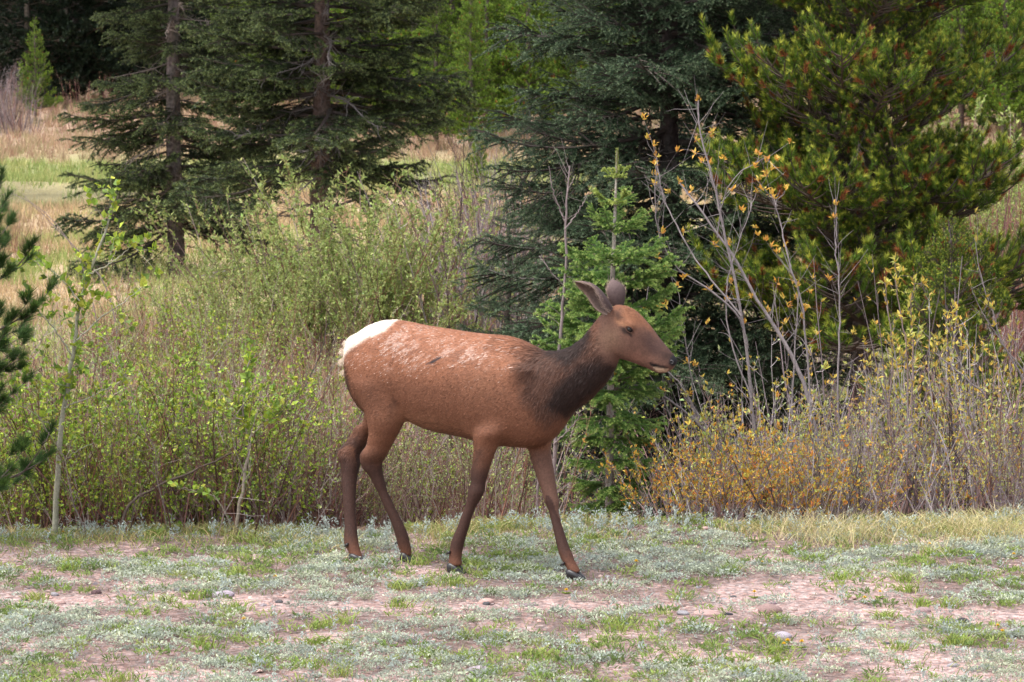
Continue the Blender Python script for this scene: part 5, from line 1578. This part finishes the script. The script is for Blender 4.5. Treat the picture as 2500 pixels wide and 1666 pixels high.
def stones():
    r = np.random.default_rng(67)
    def stone_mesh(seed, colr):
        rr = np.random.default_rng(seed)
        n, m = 12, 7
        P, Fq = [], []
        for i in range(m + 1):
            th = math.pi * i / m
            for j in range(n):
                ph = 2 * math.pi * j / n
                P.append((math.sin(th) * math.cos(ph), math.sin(th) * math.sin(ph), math.cos(th)))
        for i in range(m):
            for j in range(n): Fq.append((i * n + j, (i + 1) * n + j, (i + 1) * n + (j + 1) % n, i * n + (j + 1) % n))
        P = np.array(P)
        P = np.sign(P) * np.abs(P) ** 0.85
        P = P * (0.72 + 0.6 * fbm(P * 1.3 + seed * 3.7, 3, seed % 50))[:, None]
        C = np.asarray(colr)[None] * (0.75 + 0.5 * fbm(P * 4 + seed, 3, 5))[:, None]
        return mesh_from("stone", P, [np.array(Fq)], C, [M_STONE], True)
    PK, GR, DK, MV, BR = (0.47, 0.31, 0.28), (0.33, 0.31, 0.33), (0.045, 0.042, 0.05), (0.32, 0.22, 0.25), (0.25, 0.17, 0.15)
    lst = [  # u, v, width px, height px, colour, label
        (543, 1453, 50, 17, (0.42, 0.35, 0.40), "pale mauve stone with a dark side lying at the track's edge"),
        (236, 1447, 24, 12, (0.14, 0.085, 0.09), "dark maroon stone beside a bright green grass tuft"),
        (327, 1381, 20, 10, DK, "small black stone among the silvery sage mats"),
        (437, 1443, 24, 11, GR, "small grey stone next to the pale mauve stone"),
        (133, 1450, 18, 8, GR, "flat grey pebble on the track near the maroon stone"),
        (975, 1466, 18, 8, DK, "small black pebble on the bare track below the elk"),
        (1880, 1481, 54, 24, (0.33, 0.22, 0.20), "rounded brown-pink stone on the upper side of the track"),
        (1727, 1497, 62, 15, PK, "low flat pink stone embedded in the track"),
        (1668, 1499, 30, 11, GR, "flat grey stone beside the low pink stone"),
        (1779, 1500, 20, 8, DK, "black pebble beside the low pink stone"),
        (2254, 1483, 34, 16, (0.36, 0.25, 0.25), "pinkish-grey stone beside a sage mat on the track's upper side"),
        (2312, 1510, 58, 15, (0.24, 0.235, 0.27), "long blue-grey stone lying in the track"),
        (2352, 1506, 26, 12, DK, "black stone touching the long blue-grey stone"),
        (2380, 1514, 40, 16, (0.52, 0.35, 0.31), "rounded pale pink stone beside the black stone"),
        (2460, 1518, 50, 8, (0.22, 0.19, 0.21), "flat dark stone past the pale pink stone"),
        (2490, 1530, 44, 10, GR, "flat grey slab stone near the flat dark stone"),
        (1188, 1468, 38, 14, (0.52, 0.34, 0.30), "pale pink stone on the bare track under the elk"),
        (1287, 1478, 44, 9, (0.26, 0.20, 0.21), "flat brown-grey stone beside the pale pink track stone"),
        (922, 1463, 14, 6, GR, "tiny grey pebble near the small black pebble"),
        (1170, 1635, 48, 18, (0.42, 0.35, 0.38), "pale grey-pink stone half sunk among pale sage mats"),
        (1043, 1637, 24, 14, (0.20, 0.15, 0.16), "dark brown stone near the half-sunk pale stone"),
        (1912, 1545, 38, 18, (0.42, 0.37, 0.42), "pale lilac stone within a sage mat below the track"),
        (2050, 1573, 50, 12, MV, "flat mauve stone below the track"),
        (2326, 1617, 28, 11, GR, "grey stone between the pale sage mats below the track"),
        (2287, 1342, 40, 13, (0.40, 0.36, 0.33), "light grey stone in the dry grass near the yellow flower"),
        (1938, 1399, 16, 7, (0.56, 0.42, 0.38), "small pale pink pebble on bare soil above the track"),
        (2103, 1418, 16, 10, GR, "grey pebble beside the upright silver sprig"),
        (335, 1520, 26, 8, (0.30, 0.31, 0.34), "blue-grey flat pebble below the track"),
        (2354, 1660, 20, 10, (0.07, 0.075, 0.09), "dark blue-grey pebble among sage mats below the track"),
        (800, 1365, 22, 8, (0.36, 0.22, 0.17), "rusty flat pebble behind the elk's hind hoof"),
        (1010, 1420, 16, 7, (0.55, 0.35, 0.27), "orange-pink pebble between the elk's hooves"),
        (1610, 1480, 14, 6, PK, "small pink pebble beside the flat grey stone"),
        (700, 1475, 16, 7, (0.40, 0.30, 0.28), "dull pink pebble in the middle of the track"),
        (610, 1440, 18, 6, (0.50, 0.42, 0.40), "flat white-pink pebble beyond the pale mauve stone"),
    ]
    for i, (u, v, w, h, c, lb) in enumerate(lst):
        g = on_ground(u, v + h * 0.4)
        sc = g[1] / FPX
        zt = tz(g[0], g[1])
        rx = w * sc / 2; rz = h * sc * 0.62
        tag(link("stone", stone_mesh(400 + i, c), loc=(g[0], g[1], zt + rz * 0.25), rot=(0, r.normal(0, 0.1), r.normal(0, 0.4)), scale=(rx * 1.1, rx * r.uniform(0.7, 1.0), rz)), lb, "stone")
    ms = [stone_mesh(460 + i, c) for i, c in enumerate((PK, GR, MV, BR, (0.10, 0.095, 0.10), (0.50, 0.38, 0.34)))]
    x, y = in_view(150, r, 12.5, 17.6)
    for a, b in zip(x, y):
        s = r.uniform(0.010, 0.024)
        tag(link("pebble", ms[r.integers(6)], loc=(a, b, tz(a, b) + s * 0.1), rot=(0, 0, r.random() * 6.28), scale=(s * 1.3, s, s * 0.6)),
            "small loose pebble lying between the sage mats", "pebble", "loose pebbles of the clearing")
stones()

def flowers():
    r = np.random.default_rng(69)
    a = Acc()
    n = 34
    ang = np.arange(n) * 2.4; el = np.repeat([0.15, 0.6, 1.1], [14, 12, 8])
    D = np.stack([np.cos(ang) * np.cos(el), np.sin(ang) * np.cos(el), np.sin(el)], 1)
    X, Y, Z = frames(D)
    V, F = stamp(*LEAF, np.zeros((n, 3)), X, Y, Z, np.tile([1.0, 0.42, 0.6], (n, 1)))
    a.add(V, F, col_var(r, (0.80, 0.50, 0.02), n, 0.1).repeat(4, 0))
    head = a.mesh("flower_head", M_LEAF)
    V, F = tubes(np.array([[[0, 0, -0.02], [0.004, 0, 0.5], [0, 0, 1.0]]]), np.array([[0.07, 0.06, 0.06]]), 5)
    stem = mesh_from("flower_stem", V, [F], np.repeat(np.array([[0.20, 0.24, 0.07]]), len(V), 0), [M_LEAF])
    a = Acc(); n = 10; ang = np.arange(n) * 0.63
    X, Y, Z = frames(np.stack([np.cos(ang), np.sin(ang), np.full(n, 0.35)], 1))
    V, F = stamp(*LEAF, np.zeros((n, 3)), X, Y, Z, np.stack([r.uniform(0.7, 1.2, n), np.full(n, 0.26), np.ones(n)], 1))
    a.add(V, F, col_var(r, (0.20, 0.28, 0.05), n, 0.15).repeat(4, 0))
    ros = a.mesh("flower_leaves", M_LEAF)
    for u, v in ((1867, 1397), (1556, 1404), (2279, 1354), (1384, 1460), (2158, 1478), (2450, 1551), (2461, 1561), (1931, 1604), (1966, 1604), (1922, 1611), (588, 1546), (2487, 1380), (1848, 1474), (2120, 1484), (666, 1430), (176, 1291)):
        g = on_ground(u, v)
        hz = r.uniform(0.018, 0.035)
        y = g[1] + hz * g[1] / CAM_H
        x = (u - 1250) / FPX * y
        if y > edge_y(x) - 0.02: y = float(edge_y(x)) - 0.03
        root = link("dandelion", None, loc=(x, y, tz(x, y)))
        tag(root, "tiny yellow dandelion flower standing among the low plants", "flower", "yellow flowers of the clearing")
        link("stem", stem, root, scale=(0.02, 0.02, hz)); s = r.uniform(0.011, 0.016)
        link("flower_head", head, root, loc=(0, 0, hz), scale=s)
        link("leaves", ros, root, scale=0.035)
flowers()

def meadow():
    r = np.random.default_rng(73)
    n = 17000
    y = 36 + (195 - 36) * r.random(n) ** 1.1
    x = r.uniform(-1, 1, n) * (0.215 * y + 3)
    p2 = np.stack([x, y], 1)
    rr = ((x - POND[0]) / POND[2]) ** 2 + ((y - POND[1]) / POND[3]) ** 2
    keep = (rr > 1.05)
    x, y, p2 = x[keep], y[keep], p2[keep]; n = len(x)
    zone = y + 14 * (fbm(p2 * np.array([0.10, 0.05]), 3, 77) - 0.5)
    golden = np.array([[0.50, 0.35, 0.20], [0.57, 0.42, 0.24], [0.40, 0.28, 0.17], [0.36, 0.32, 0.15]])[r.integers(4, size=n)]
    sedge = np.array([[0.24, 0.30, 0.09], [0.31, 0.36, 0.12], [0.40, 0.38, 0.15]])[r.integers(3, size=n)]
    rust = np.array([[0.43, 0.29, 0.19], [0.37, 0.23, 0.16], [0.49, 0.36, 0.23], [0.33, 0.29, 0.15]])[r.integers(4, size=n)]
    C = golden.copy()
    k = (zone > 112) & (zone < 150); C[k] = sedge[k]
    k = zone >= 150; C[k] = rust[k]
    k = (fbm(p2 * 0.2, 2, 79) > 0.56) & (zone < 100); C[k] = sedge[k] * 1.05
    B = 13
    li = np.repeat(np.arange(n), B); m = len(li)
    H = np.where(zone > 150, 0.75, 0.45)[li] * r.uniform(0.5, 1.2, m)
    px, py = x[li] + r.normal(0, 0.16, m), y[li] + r.normal(0, 0.16, m)
    b = np.stack([px, py, terrain(px, py) - 0.03], 1)
    D = unit(np.stack([r.normal(0, 0.35, m), r.normal(0, 0.35, m), np.ones(m)], 1))
    X, Y, Z = frames(D, up=np.tile([0.1, 1.0, 0.0], (m, 1)), roll=r.normal(0, 0.6, m))
    w = 0.010 + 0.00022 * py
    V, F = stamp(*TRI, b, X, Y, Z, np.stack([H, w, np.ones(m)], 1))
    a = Acc(); a.add(V, F, np.repeat(np.clip(C[li] * (1 + r.normal(0, 0.16, (m, 1))), 0.02, 0.8), 3, 0))
    tag(link("meadow_grass", a.mesh("meadow_grass", M_GRASS)), "tall golden and green meadow grass around the pond", "grass", kind="stuff")
meadow()
